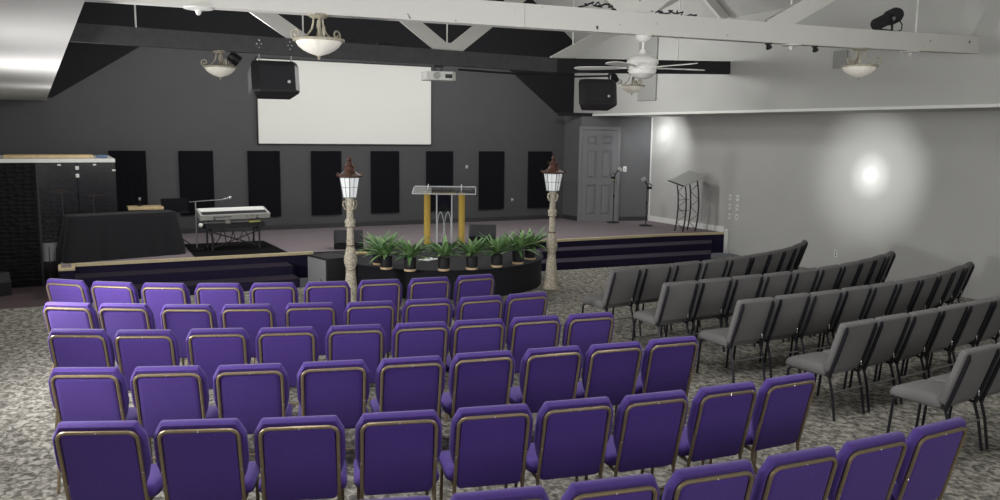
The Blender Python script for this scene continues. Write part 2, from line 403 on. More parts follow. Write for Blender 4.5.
# wall plates and outlets
def plate(name, loc, rz, label, cat, n_slot=1, group=None, w=.075, h=.12):
    t = thing(name, label, cat, loc, rz, group)
    MB().box((0, -.004, 0), (w, .008, h), bev=.003, seg=1).build('cover_plate', M['plate'], t)
    for k in range(n_slot):
        z = 0 if n_slot == 1 else (.025 - .05 * k)
        MB().box((0, -.0095, z), (.02 if n_slot == 1 else .03, .006, .034 if n_slot == 1 else .026), bev=.002, seg=1).build('rocker' if n_slot == 1 else 'socket', M['darkslot'], t)
    return t
for c, (y, side) in enumerate(((13.62, 'stage-side'), (13.40, 'chair-side'))):
    for r, (z, hh) in enumerate(((1.19, 'top'), (.99, 'middle'), (.79, 'bottom'))):
        plate('wall_switch_plate', (XR, y, z), -PI / 2, 'white wall plate, %s one of the %s column beside the stage' % (hh, side), 'wall plate', 1, 'six wall plates by the stage')
plate('wall_outlet', (XR, 10.8, .36), -PI / 2, 'white power outlet low on the wall above the second grey row', 'outlet', 2)
plate('wall_outlet', (8.26, YB, 1.7), 0, 'small white plate on the charcoal wall just beyond the pulpit', 'outlet', 2, None, .052, .08)
plate('wall_outlet', (9.45, YB, .92), 0, 'small white outlet between the two acoustic panels nearest the door', 'outlet', 2, None, .052, .08)
plate('light_switch', tuple(dpt(1.1, .001, 1.66)), dang, 'white light switch beside the grey door', 'light switch', 1, None, .085, .13)

# ------------------------------------------------------------------ roof trusses
def bar(mb, a, b, w, h):
    """rectangular timber from a to b in the truss plane: w across the truss, h in its plane"""
    a = Vector(a); b = Vector(b); d = (b - a).normalized(); n = Vector((-d.z, 0, d.x))
    y = Vector((0, w / 2, 0))
    L = [[p + n * h / 2 + y, p + n * h / 2 - y, p - n * h / 2 - y, p - n * h / 2 + y] for p in (a, b)]
    return mb.loops(L)
def zroof(x): return ZE + SL * min(x - XUL, XUR - x)
def truss(y, zs, label, mbeam, hb=.21, mend=None):
    """zs: underside heights (x, z) of the tie beam"""
    t = thing('roof_truss', label, 'roof truss', (0, y, 0))
    for k, ((x0, z0), (x1, z1)) in enumerate(zip(zs, zs[1:])):
        bar(MB(), (x0 + .002, 0, z0 + hb / 2), (x1 - .002, 0, z1 + hb / 2), .14, hb).build('tie_beam', mend if mend and k else mbeam, t, smooth=0)
    def zt(x):
        for (x0, z0), (x1, z1) in zip(zs, zs[1:]):
            if x0 <= x <= x1: return z0 + (z1 - z0) * (x - x0) / (x1 - x0) + hb
        return 3.8
    b = zt(5.45) - .0
    for s, xe, ze in ((1, 8.85, 6.30), (-1, 2.1, 6.0)):
        bar(MB(), (5.45 + s * .02, 0, b - .03), (xe, 0, ze), .07, .2).build('web', M['timber'], t, smooth=0)
    bar(MB(), (3.25, 0, zt(3.1) - .06), (.95, 0, zroof(.95) - .08), .07, .2).build('web', M['timber'], t, smooth=0)
    bar(MB(), (7.33, 0, zt(7.5) - .07), (10.3, 0, zroof(10.3) - .08), .07, .2).build('web', M['timber'], t, smooth=0)
    MB().box((5.45, 0, zt(5.45) + .055), (.27, .075, .12)).build('gusset', M['timber'], t, smooth=0)
    for x in (.99, 3.2, 5.45, 7.75, 9.97):
        MB().tube([(x, .06, zt(x) - .01), (x, .06, zroof(x) - .05)], .011, 8).build('tie_rod', M['trim'], t)
    for s in (0, 1):
        xa, xb = ((XUL + .12, XC - .01), (XC + .01, XUR - .12))[s]
        bar(MB(), (xa, 0, zroof(xa) - .12), (xb, 0, zroof(xb) - .12), .07, .16).build('rafter', M['timber'] , t, smooth=0)
    return t
tw = truss(7.5, [(XUL - .02, 3.44), (4.1, 3.49), (8.55, 3.55), (XUR, 3.61)], 'white painted timber roof truss spanning above the purple chairs', M['timber'], .225)
tb = truss(12.3, [(XUL - .12, 3.55), (7.37, 3.47), (XUR, 3.60)], 'dark tie beam truss with white webs above the stage front', M['blackbeam'], .23, M['blackplastic'])
for x in (2.55, 2.98):      # four-bolt clusters on the dark beam
    mb = MB()
    for dx, dz in ((-.03, 0), (.03, 0), (0, .05), (0, -.05)):
        mb.lathe([(0, 0), (.009, 0), (.009, .006), (0, .008)], 8, Matrix.Translation((x + dx, -.07, 3.65 + dz)) @ Matrix.Rotation(PI / 2, 4, 'X'))
    mb.build('bolt_plate', M['rivet'], tb)
cb = MB().tube([(5.6, -.02, 3.44), (6.3, -.02, 3.425), (7.0, -.02, 3.415), (7.8, -.02, 3.42), (8.6, -.02, 3.47)], .016, 8).build('cable_conduit', M['blackplastic'], loc=(0, 12.3, 0))
tag(cb, 'black cable run along the underside of the dark beam', 'cable')
# cables lying on the white beam
def coil(x0, x1, z, seed):
    rnd = random.Random(seed); pts = []
    n = 26
    for i in range(n):
        f = i / (n - 1)
        pts.append((x0 + (x1 - x0) * f + rnd.uniform(-.03, .03), rnd.uniform(-.05, .05), z + rnd.uniform(.0, .07) * math.sin(f * PI)))
    return MB().tube(pts, .009, 6)
tag(coil(4.75, 5.2, 3.735, 3).build('cable_coil', M['blackplastic'], loc=(0, 7.46, 0)), 'tangle of black cable on the white beam, on the screen side of the web foot', 'cable')
tag(coil(5.62, 6.25, 3.745, 5).build('cable_coil', M['blackplastic'], loc=(0, 7.46, 0)), 'tangle of black cable on the white beam, on the fan side of the web foot', 'cable')
tag(coil(3.3, 4.7, 3.745, 9).build('cable_coil', M['blackplastic'], loc=(0, 12.27, 0)), 'loose cable lying along the top of the dark beam above the screen', 'cable')

# ------------------------------------------------------------------ bowl lights
def spiral(c, r0, turns, a0, sgn, plane_x, n=22):
    out = []
    for i in range(n):
        f = i / (n - 1); a = a0 + sgn * turns * 2 * PI * f; r = r0 * (1 - .75 * f)
        out.append(c + plane_x * (r * math.cos(a)) + Vector((0, 0, 1)) * (r * math.sin(a)))
    return out
def make_bowl_light(label, loc):
    t = thing('bowl_light', label, 'ceiling light', loc, 0, 'scrolled bowl lights on the beams')
    MB().lathe([(0, 0), (.085, 0), (.09, -.015), (.07, -.03), (.03, -.035), (0, -.036)], 24).build('canopy', M['pewter'], t)
    for k in range(3):
        a = k * 2 * PI / 3 + .45; d = Vector((math.cos(a), math.sin(a), 0))
        pts = [d * .045 + Vector((0, 0, -.03)), d * .05 + Vector((0, 0, -.08)), d * .065 + Vector((0, 0, -.13)), d * .1 + Vector((0, 0, -.17)), d * .16 + Vector((0, 0, -.205)), d * .205 + Vector((0, 0, -.215))]
        arm = MB().tube(pts, .009, 8).build('arm', M['pewter'], t)
        pts = [d * .19 + Vector((0, 0, -.22))] + spiral(d * .205 + Vector((0, 0, -.16)), .05, 1.25, -PI / 2, 1, d)
        MB().tube(pts, .0085, 8).build('scroll', M['pewter'], arm)
    MB().lathe([(.0, -.05), (.012, -.05), (.02, -.1), (.012, -.14), (.022, -.19), (.012, -.22), (0, -.22)], 12).build('stem', M['pewter'], t)
    MB().lathe([(.205, -.212), (.222, -.212), (.225, -.222), (.222, -.234), (.2, -.234), (.2, -.22), (.205, -.212)], 32).build('rim', M['pewter'], t)
    MB().lathe([(.198, -.226), (.192, -.25), (.172, -.278), (.135, -.308), (.085, -.334), (.03, -.352), (.012, -.356), (0, -.356)], 48, lobes=16, lobe=.02).build('bowl', M['alabaster'], t)
    MB().lathe([(0, -.35), (.014, -.352), (.02, -.362), (.01, -.37), (.014, -.38), (0, -.392)], 12).build('finial', M['pewter'], t)
    return t
b0 = make_bowl_light('scrolled bowl light under the white beam, hanging in front of the screen top', (2.08, 7.5, 3.472))
dup(b0, (2.03, 12.3, 3.535), .25, 'scrolled bowl light under the dark beam beside the hanging speaker at the screen')
dup(b0, (8.89, 7.5, 3.562), .7, 'scrolled bowl light under the white beam by the light wall and the black spotlight')
dup(b0, (8.94, 12.3, 3.535), .1, 'scrolled bowl light under the dark beam, half behind the ceiling fan')

# ceiling fan
fan = thing('ceiling_fan', 'white ceiling fan hanging from the white beam', 'ceiling fan', (5.58, 7.5, 3.51))
MB().lathe([(0, .0), (.085, 0), (.09, -.015), (.075, -.045), (.035, -.07), (.02, -.075), (0, -.075)], 28).build('canopy', M['fanwhite'], fan)
MB().lathe([(0, -.06), (.014, -.06), (.014, -.2), (0, -.2)], 12).build('downrod', M['fanwhite'], fan)
MB().lathe([(0, -.15), (.03, -.15), (.04, -.185), (.06, -.2), (.13, -.225), (.165, -.26), (.17, -.29), (.15, -.315), (.14, -.345), (.15, -.36), (.14, -.4), (.1, -.43), (.06, -.45), (0, -.455)], 32).build('motor_housing', M['fanwhite'], fan)
for k in range(5):
    a = k * 2 * PI / 5 - .17
    T = Matrix.Rotation(a, 4, 'Z')
    prof = [(.17, .02), (.22, .03), (.26, .05), (.38, .062), (.58, .07), (.69, .062), (.74, .03)]
    tilt = math.radians(9)
    up, dn_ = [], []
    bmn = MB()
    L = []
    for r, w in prof:
        L.append([T @ Vector((r, s * w, -.338 + s * w * math.sin(tilt) + dz)) for s, dz in ((-1, 0), (1, 0), (1, .006), (-1, .006))])
    bmn.loops(L)
    bmn.build('blade', M['fanwhite'], fan)
    bi = MB().loops([[T @ Vector((r, s * w, -.345 + dz)) for s, dz in ((-1, 0), (1, 0), (1, .006), (-1, .006))] for r, w in ((.1, .02), (.2, .016), (.26, .03))])
    bi.build('blade_iron', M['fanwhite'], fan)

# fittings under / on the white beam
for (x, z, lab) in ((1.08, 3.452, 'white disc fitting with short nozzle under the white beam near the pale soffit'), (9.81, 3.574, 'white disc fitting under the white beam beyond the bowl light, by the wall'), (7.72, 3.537, 'white disc fitting under the white beam between the two small black spots')):
    t = thing('beam_fitting', lab, 'ceiling fitting', (x, 7.5, z), 0, 'white disc fittings under the beam')
    MB().lathe([(0, 0), (.12, 0), (.115, -.012), (.05, -.022), (0, -.022)], 24).build('disc', M['fanwhite'], t)
    MB().lathe([(0, -.02), (.03, -.022), (.022, -.045), (.012, -.06), (0, -.062)], 12).build('nozzle', M['fanwhite'], t)
for (x, z, lab) in ((7.36, 3.534, 'small black spot lamp under the white beam, nearer the fan'), (8.11, 3.545, 'small black spot lamp under the white beam, nearer the bowl light')):
    t = thing('mini_spot', lab, 'spot lamp', (x, 7.5, z), .4, 'small black spots under the white beam')
    MB().box((0, 0, -.008), (.06, .06, .016)).build('mount', M['blackplastic'], t)
    MB().lathe([(0, -.05), (.03, -.05), (.034, .0), (.06, .05), (.056, .05), (.0, .02)], 16, Matrix.Translation((0, 0, -.03)) @ Matrix.Rotation(PI * .72, 4, 'Y') @ Matrix.Scale(.62, 4)).build('shade', M['blackplastic'], t)
# round black stage par lamps on the dark beam
for (x, z, lab, aim) in ((2.25, 3.535, 'round black stage lamp under the dark beam behind the bowl light', 0), (8.62, 3.53, 'round black stage lamp under the dark beam beside the hanging speaker over the steps', .3)):
    t = thing('stage_lamp', lab, 'stage light', (x, 12.42, z), aim)
    MB().box((0, 0, -.02), (.03, .03, .04)).build('yoke', M['blackplastic'], t)
    MB().lathe([(0, -.09), (.06, -.09), (.075, -.05), (.078, .07), (.07, .07), (.068, -.03), (0, -.04)], 20, Matrix.Translation((0, 0, -.09)) @ Matrix.Rotation(2.2, 4, 'Y')).build('can', M['blackplastic'], t)

# par spotlight on top of the white beam
t = thing('stage_spotlight', 'black tilted spotlight standing on top of the white beam', 'stage light', (9.3, 7.5, 3.79))
MB().box((0, 0, .012), (.2, .09, .024), bev=.004).build('base_plate', M['blackplastic'], t)
MB().box((.03, -.085, .09), (.03, .012, .17)).build('yoke', M['blackplastic'], t)
MB().box((.03, .085, .09), (.03, .012, .17)).build('yoke', M['blackplastic'], t)
TS = Matrix.Translation((.03, 0, .15)) @ Matrix.Rotation(math.radians(68), 4, 'Y')
MB().lathe([(0, -.22), (.07, -.22), (.076, -.2), (.076, .0), (.07, .0), (.07, .02), (.086, .02), (.088, .2), (.07, .24), (.03, .25), (0, .25)][::-1], 24, TS).build('housing', M['blackplastic'], t)
mb = MB()
for k in range(5): mb.lathe([(.089, .05 + k * .03), (.096, .055 + k * .03), (.096, .062 + k * .03), (.089, .067 + k * .03)], 24, TS)
mb.build('cooling_fins', M['grille'], t)
MB().lathe([(0, 0), (.022, 0), (.022, .02), (0, .025)], 14, Matrix.Translation((.03, -.091, .15)) @ Matrix.Rotation(PI / 2, 4, 'X')).build('knob', M['steel'], t)
MB().tube([(.2, -.03, .17), (.27, -.04, .1), (.25, -.05, .03), (.17, -.05, .005), (.08, -.05, .01)], .008, 8).build('power_cord', M['blackplastic'], t)

# projector under the dark beam
t = thing('ceiling_projector', 'white projector hung under the dark beam at the screen edge', 'projector', (5.27, 12.3, 3.49), math.radians(-12))
mb = MB().box((0, 0, -.02), (.16, .12, .03))
mb.box((-.05, 0, -.06), (.02, .02, .08)); mb.box((.05, 0, -.06), (.02, .02, .08))
mb.build('mount', M['blackplastic'], t, smooth=0)
MB().prism([(-.24, -.1), (-.2, -.15), (.2, -.15), (.26, -.1), (.26, .12), (.2, .16), (-.2, .16), (-.24, .12)], -.23, -.1).build('casing', M['fanwhite'], t, smooth=0)
MB().lathe([(0, 0), (.05, 0), (.055, .02), (.045, .025), (0, .015)], 18, Matrix.Translation((-.05, -.15, -.165)) @ Matrix.Rotation(PI / 2, 4, 'X')).build('vent_ring', M['silver'], t)
MB().box((.14, -.152, -.17), (.11, .008, .06)).build('port_panel', M['darkslot'], t)
MB().lathe([(0, 0), (.04, 0), (.04, .04), (.03, .045), (0, .03)], 18, Matrix.Translation((0, .16, -.165)) @ Matrix.Rotation(-PI / 2, 4, 'X')).build('lens', M['lens'], t)

# hanging loudspeakers
def hang_speaker(loc, rz, label, left_grey):
    t = thing('hanging_speaker', label, 'loudspeaker', loc, rz, 'loudspeakers hung from the dark beam')
    # trapezoid cabinet lying on its side, grille towards the seats
    w, h = .66, .44
    poly = [(-w / 2, -.16), (-w / 2 + .1, -.21), (w / 2 - .07, -.21), (w / 2, -.12), (w / 2 - .08, .2), (-w / 2 + .1, .2)]
    L = []
    for z, s in ((-h / 2, .94), (-h / 2 + .03, 1), (h / 2 - .06, 1), (h / 2, .93)):
        L.append([(x * s, y * s, z) for x, y in poly])
    R = RX(math.radians(-14))
    L = [[R @ Vector(p) for p in l] for l in L]
    MB().loops(L).build('cabinet', M['blackplastic'], t, smooth=20)
    g = MB().loops([[R @ Vector(p) for p in ((-w / 2 + .11, y, z0), (w / 2 - .08, y, z0), (w / 2 - .08, y, z1), (-w / 2 + .11, y, z1))] for y, z0, z1 in ((-.208, -h / 2 + .035, h / 2 - .065), (-.219, -h / 2 + .045, h / 2 - .075))]).build('grille', M['grille'], t, smooth=0)
    MB().lathe([(0, 0), (.022, 0), (.022, .004), (0, .005)], 18, Matrix.Translation(R @ Vector((w / 2 - .16, -.219, -.08))) @ Matrix.Rotation(PI / 2 - math.radians(14), 4, 'X')).build('badge', M['logo'], g)
    if left_grey:
        MB().loops([[R @ Vector((-w / 2 - .002 + dx, y, z)) for y, z in ((-.15, -h / 2 + .05), (.17, -h / 2 + .05), (.17, h / 2 - .08), (-.15, h / 2 - .08))] for dx in (0.02, -.004)]).build('side_panel', M['greygrille'], t, smooth=0)
    for x in (-.2, .24):
        MB().tube([(x, .0, h / 2 - .02), (x, .0, h / 2 + .13)], .009, 8).build('hanger_rod', M['steel'], t)
    for x in (-.08, .08): MB().box(tuple(R @ Vector((x, -.06, h / 2 + .008))), (.08, .05, .016), R).build('handle', M['blackplastic'], t)
    return t
hang_speaker((2.76, 12.3, 3.165), math.radians(-4), 'black loudspeaker hung from the dark beam over the screen corner', True)
hang_speaker((8.2, 12.3, 3.13), math.radians(-22), 'black loudspeaker hung from the dark beam before the light wall', False)

# ------------------------------------------------------------------ half-round platform with ferns
t = thing('curved_platform', 'half-round platform skirted in dark cloth jutting from the stage', 'platform', (5.62, 13.0, 0))
RPL = 1.72
arc = [(RPL * math.cos(PI + PI * k / 40), RPL * math.sin(PI + PI * k / 40) * 1.03) for k in range(41)]
out = [(-RPL, .98)] + arc + [(RPL, .96)]
MB().prism([(x * .985, y * .985) for x, y in out], 0.0, .42).build('skirt', M['skirt'], t, smooth=60)
MB().prism(out, .42, .446).build('top', M['skirt'], t, smooth=60)
PT = .446
tag(MB().box((0, 0, 0), (.3, .21, .004), RZ(.5)).build('paper', M['paper'], loc=(5.18, 12.45, PT + .004)), 'white sheet of paper lying on the platform behind the ferns', 'paper')
tag(MB().box((0, 0, 0), (.32, .2, .03), bev=.004).build('binder', M['lightwood'], loc=(4.32, 13.45, PT + .017), rot=(0, 0, .2)), 'flat tan folder on the platform beside the lamp post', 'folder')

def leaf(mb, az, length, rise, width, rnd):
    d = Vector((math.cos(az), math.sin(az), 0)); sd = Vector((-d.y, d.x, 0))
    n = 7; A, B, C = [], [], []
    droop = rnd.uniform(.5, 1.15)
    for i in range(n + 1):
        f = i / n
        p = d * (length * f * math.cos(rise * .6) ) + Vector((0, 0, length * (math.sin(rise) * f - droop * .55 * f * f * (1 - .5 * math.sin(rise)))))
        w = width * (math.sin(PI * min(1, (f * .86 + .14))) ** .8) * (1 if f < .98 else .05)
        tw = sd * w
        A.append(p - tw + Vector((0, 0, .35 * w))); B.append(p); C.append(p + tw + Vector((0, 0, .35 * w)))
    va = [[mb.bm.verts.new(q) for q in S] for S in (A, B, C)]
    for i in range(n):
        mb.bm.faces.new((va[0][i], va[0][i + 1], va[1][i + 1], va[1][i]))
        mb.bm.faces.new((va[1][i], va[1][i + 1], va[2][i + 1], va[2][i]))
def plant(x, y, label, seed, s=1):
    rnd = random.Random(seed)
    t = thing('potted_fern', label, 'potted plant', (x, y, PT), rnd.uniform(0, 6), 'potted ferns along the curved platform')
    MB().lathe([(0, 0), (.088, 0), (.09, .004), (.09, .026), (.086, .03), (0, .03)], 24).build('saucer', M['potwood'], t)
    MB().lathe([(0, .03), (.08, .03), (.086, .06), (.088, .17), (.09, .19), (.08, .19), (.078, .17), (0, .17)], 48, lobes=24, lobe=.012).build('pot', M['pot'], t)
    MB().lathe([(0, .165), (.077, .165), (.05, .18), (0, .185)], 16).build('soil', M['soil'], t)
    for part, (m, cnt) in enumerate((('leaf', 30), ('leaf2', 22))):
        mb = MB()
        for k in range(cnt):
            ring = rnd.random()
            az = 2 * PI * (k * .382) + rnd.uniform(-.2, .2) + part
            leaf(mb, az, rnd.uniform(.3, .45) * s, .35 + 1.05 * (1 - ring) if ring < .9 else .3, rnd.uniform(.022, .034), rnd)
        bmesh.ops.translate(mb.bm, vec=(0, 0, .2), verts=mb.bm.verts)
        mb.build('foliage', M[m], t, smooth=80)
PP = [(4.28, 12.28), (4.24, 11.82), (4.5, 11.52), (4.97, 11.36), (5.4, 11.3), (5.85, 11.36), (6.3, 11.52), (6.7, 11.84)]
PL = ['potted fern set back behind the first front fern, beside the lamp post nearer the keyboard',
      'potted fern at the front platform edge, closest to the lamp post nearer the keyboard',
      'potted fern in front of the white paper on the platform',
      'potted fern in front of the pulpit column nearer the keyboard',
      'potted fern in front of the pulpit column nearer the steps',
      'potted fern just in front of the wedge monitor by the pulpit',
      'potted fern second from the lamp post beside the steps',
      'potted fern closest to the lamp post beside the steps']
for i, (p, l) in enumerate(zip(PP, PL)): plant(p[0], p[1], l, 20 + i)

# lamp posts
def make_lamp(label, loc):
    t = thing('lamp_post', label, 'lamp post', loc, .2, 'old-fashioned lamp posts flanking the platform')
    base = [(0, 0), (.135, 0), (.14, .02), (.13, .045), (.115, .06), (.108, .12), (.085, .35), (.07, .5), (.066, .55)]
    MB().lathe(base + [(0, .55)], 12, lobes=6, lobe=.02).build('base', M['stone'], t, smooth=50)
    MB().lathe([(0, .55), (.066, .55), (.074, .565), (.06, .58), (.066, .6), (.085, .66), (.092, .7), (.085, .76), (.062, .86), (.055, .9), (.05, 1.0), (.044, 1.16), (.04, 1.17), (0, 1.17)], 20).build('shaft', M['stone'], t, smooth=50)
    MB().lathe([(.05, .555), (.07, .56), (.072, .572), (.05, .578)], 20).build('ring', M['rust'], t)
    MB().lathe([(.03, .9), (.058, .903), (.058, .918), (.03, .92)], 20).build('ring', M['rust'], t)
    MB().lathe([(0, 1.16), (.05, 1.16), (.072, 1.18), (.06, 1.2), (.074, 1.23), (.066, 1.26), (.046, 1.29), (.044, 1.4), (.052, 1.44), (.04, 1.5), (.055, 1.54), (.06, 1.565), (0, 1.565)], 20, lobes=10, lobe=.04).build('capital', M['stone'], t, smooth=50)
    for k in range(4):
        d = Vector((math.cos(k * PI / 2), math.sin(k * PI / 2), 0))
        pts = [d * .045 + Vector((0, 0, 1.4)), d * .08 + Vector((0, 0, 1.42)), d * .105 + Vector((0, 0, 1.47)), d * .1 + Vector((0, 0, 1.52)), d * .075 + Vector((0, 0, 1.525)), d * .07 + Vector((0, 0, 1.5))]
        MB().tube(pts, .009, 8).build('scroll_bracket', M['stone'], t)
    # six-sided tapered lantern
    n = 6
    MB().lathe([(0, 1.575), (.098, 1.575), (.145, 1.83), (.13, 1.86), (0, 1.86)], n).build('lantern_glass', M['lampglass'], t, smooth=0)
    fr = MB()
    for k in range(n):
        a = 2 * PI * k / n; d = Vector((math.cos(a), math.sin(a), 0)); a2 = a + PI / n; d2 = Vector((math.cos(a2), math.sin(a2), 0)) * math.cos(PI / n)
        fr.tube([d * .1 + Vector((0, 0, 1.57)), d * .147 + Vector((0, 0, 1.84))], .006, 6)
        fr.tube([d2 * .102 + Vector((0, 0, 1.57)), d2 * .149 + Vector((0, 0, 1.84))], .0035, 6)
    for r, z, q in ((.1, 1.572, .006), (.124, 1.71, .0035), (.147, 1.845, .006)):
        fr.tube([(r * 1.005 * math.cos(2 * PI * k / n), r * 1.005 * math.sin(2 * PI * k / n), z) for k in range(n)], q, 6, closed=True)
    fr.build('lantern_frame', M['leadbar'], t)
    cr = MB().lathe([(0, 1.85), (.15, 1.85), (.178, 1.858), (.182, 1.87), (.15, 1.884), (.115, 1.9), (.085, 1.925), (.066, 1.955), (.06, 1.985), (.07, 2.0), (.045, 2.02), (.03, 2.045), (0, 2.05)], 24, lobes=6, lobe=.05).build('roof', M['rust'], t, smooth=50)
    cu = MB()
    for k in range(n):
        a = 2 * PI * k / n; d = Vector((math.cos(a), math.sin(a), 0))
        cu.tube([d * .15 + Vector((0, 0, 1.87)), d * .185 + Vector((0, 0, 1.865)), d * .2 + Vector((0, 0, 1.885)), d * .185 + Vector((0, 0, 1.9)), d * .172 + Vector((0, 0, 1.887))], .008, 6)
        cu.tube([d * .055 + Vector((0, 0, 1.99)), d * .085 + Vector((0, 0, 2.0)), d * .085 + Vector((0, 0, 2.03)), d * .065 + Vector((0, 0, 2.025))], .006, 6)
    cu.build('roof_edge_trim', M['rust'], t)
    MB().lathe([(0, 2.04), (.03, 2.045), (.02, 2.06), (.034, 2.08), (.018, 2.1), (.022, 2.11), (0, 2.14)], 14).build('finial', M['rust'], t)
    return t
l0 = make_lamp('stone-look lamp post with white lantern beside the subwoofer', (3.5, 11.2, 0))
dup(l0, (6.93, 11.55, 0), .35, 'stone-look lamp post with white lantern beside the steps')

# ------------------------------------------------------------------ pulpit
t = thing('acrylic_pulpit', 'clear acrylic pulpit with two gold columns', 'pulpit', (6.11, 13.95, ST), math.radians(-26))
MB().box((0, 0, .02), (.8, .4, .04), bev=.006).build('base', M['blackplastic'], t)
for x in (-.31, .31):
    MB().lathe([(0, .04), (.065, .04), (.06, .06), (.055, .07), (.055, .93), (.06, .95), (.065, .98), (0, .98)], 36, Matrix.Translation((x, .02, 0)), lobes=12, lobe=.05).build('column', M['gold'], t, smooth=25)
MB().box((.0, -.06, .5), (.26, .012, .9)).build('front_panel', M['acrylic'], t, smooth=0)
fm = MB()
for x in (-.135, .135): fm.box((x, -.06, .5), (.022, .03, .94))
fm.build('panel_edge', M['acryledge'], t, smooth=0)
fm = MB()
for s in (-1, 1):
    cx = s * .065
    for q in (-1, 1):
        fm.tube([(cx + q * .055, -.07, .06), (cx + q * .055, -.07, .42), (cx + q * .045, -.07, .52), (cx + q * .025, -.07, .59), (cx, -.07, .63)], .006, 6)
fm.tube([(-.06, -.07, .1), (0, -.07, .32), (.06, -.07, .1)], .005, 6)
fm.build('arch_ornament', M['acryledge'], t)
MB().box((0, -.01, .955), (.42, .06, .05)).build('gold_rail', M['gold'], t)
MB().box((0, 0, 1.0), (1.12, .5, .014), RX(math.radians(10))).build('desk_top', M['acrylic'], t, smooth=0)
em = MB()
for (c, d) in (((0, -.25, .962), (1.12, .01, .018)), ((-.56, 0, 1.005), (.01, .5, .018)), ((.56, 0, 1.005), (.01, .5, .018)), ((-.3, .12, 1.055), (.012, .26, .06)), ((.3, .12, 1.055), (.012, .26, .06)), ((0, .25, 1.06), (1.1, .01, .016))):
    em.box(c, d, RX(math.radians(10)))
em.build('desk_edge', M['acryledge'], t, smooth=0)

# monitors, subwoofer
def wedge(loc, rz, label):
    t = thing('stage_monitor', label, 'stage monitor', loc, rz, 'wedge monitors on the stage')
    prof = [(-.2, 0), (.17, 0), (.2, .1), (.02, .31), (-.12, .31), (-.2, .2)]
    MB().loops([[(x, y, z) for y, z in prof] for x in (-.25, .25)]).build('cabinet', M['blackplastic'], t, smooth=0)
    a = math.atan2(.21, .18)
    MB().box((0, .118, .212), (.44, .25, .012), RX(-a)).build('grille', M['grille'], t, smooth=0)
    for s in (-1, 1): MB().box((s * .252, -.05, .17), (.006, .1, .04), bev=.002).build('handle', M['darkslot'], t)
wedge((4.45, 14.35, ST), math.radians(165), 'black wedge monitor on the stage behind the lamp post by the subwoofer')
wedge((7.05, 14.3, ST), math.radians(150), 'black wedge monitor on the stage beside the pulpit, facing the speaker')
t = thing('subwoofer', 'grey-sided subwoofer box standing on the floor beside the steps', 'loudspeaker', (3.6, 12.6, 0), math.radians(14))
MB().box((0, 0, .29), (.42, .6, .58), bev=.012).build('cabinet', M['blackplastic'], t)
MB().box((-.214, 0, .29), (.012, .54, .52), bev=.004).build('grille', M['greygrille'], t)
mb = MB()
for k in range(3): mb.tube([(-.222, -.14 - .006 * k, .12 + k * .05), (-.222, -.115, .135 + k * .05), (-.222, -.13, .155 + k * .05)], .007, 6)
mb.build('badge', M['darkslot'], t)

# ------------------------------------------------------------------ keyboard corner
t = thing('draped_console', 'low console covered with a black cloth at the stage edge', 'covered table', (0, 0, ST))
# cloth: trapezoid drape with folds towards the hem
A = Vector((.02, 14.25)); B = Vector((1.78, 14.66)); ex = (B - A).normalized(); ey = Vector((-ex.y, ex.x)); LW = (B - A).length
L = []
n = 96
def loop(inset, wave, z):
    pts = []
    hw, hd = LW / 2 - inset, .28 - inset * .5
    for k in range(n):
        a = 2 * PI * k / n; c, s_ = math.cos(a), math.sin(a)
        q = 14.0
        r = (abs(c) ** q + abs(s_) ** q) ** (-1 / q)
        wv = 1 + wave * math.sin(k * 1.7) * (.5 + .5 * math.sin(k * .41))
        x = c * r * hw * (1 + (wv - 1) * .35); y = s_ * r * hd * wv
        p = A + ex * (LW / 2 + x) + ey * (.28 + y)
        pts.append((p.x, p.y, z))
    return pts
for ins, wv, z in ((-.02, .06, .0), (-.01, .05, .15), (.04, .03, .4), (.08, .01, .62), (.09, 0, .685), (.1, 0, .7), (.27, 0, .703)): L.append(loop(ins, wv, z))
MB().loops(L).build('cloth_cover', M['cloth'], t, smooth=60)
# desk with wooden edge behind
t = thing('side_desk', 'small desk with pale wooden edge behind the covered console', 'desk', (1.28, 15.75, ST))
MB().box((0, 0, .69), (.56, .4, .05), bev=.005).build('desk_top', M['lightwood'], t)
for sx_ in (-.24, .24):
    for sy_ in (-.16, .16): MB().box((sx_, sy_, .3325), (.04, .04, .665)).build('leg', M['blackplastic'], t)
t = thing('desk_microphone', 'tiny microphone standing on the wooden-edged desk', 'microphone', (1.2, 15.77, ST + .715))
MB().lathe([(0, 0), (.04, 0), (.04, .01), (.008, .014), (.008, .1), (0, .1)], 12).build('stand', M['blackplastic'], t)
MB().lathe([(0, .09), (.02, .1), (.026, .125), (.018, .15), (0, .155)], 12).build('head', M['steel'], t)
t = thing('music_stand', 'black music stand between the covered console and the keyboard', 'music stand', (1.75, 15.66, ST), .1)
MB().box((0, 0, .72), (.44, .02, .26), RX(math.radians(-22)), bev=.006).build('desk_plate', M['foam'], t)
MB().box((0, -.09, .605), (.44, .06, .012)).build('ledge', M['blackplastic'], t)
MB().tube([(0, .03, .08), (0, .03, .68)], .012, 8).build('pole', M['blackplastic'], t)
for k in range(3):
    a = k * 2 * PI / 3; MB().tube([(0, .03, .22), (.26 * math.cos(a), .03 + .26 * math.sin(a), .012)], .009, 8).build('leg', M['blackplastic'], t)

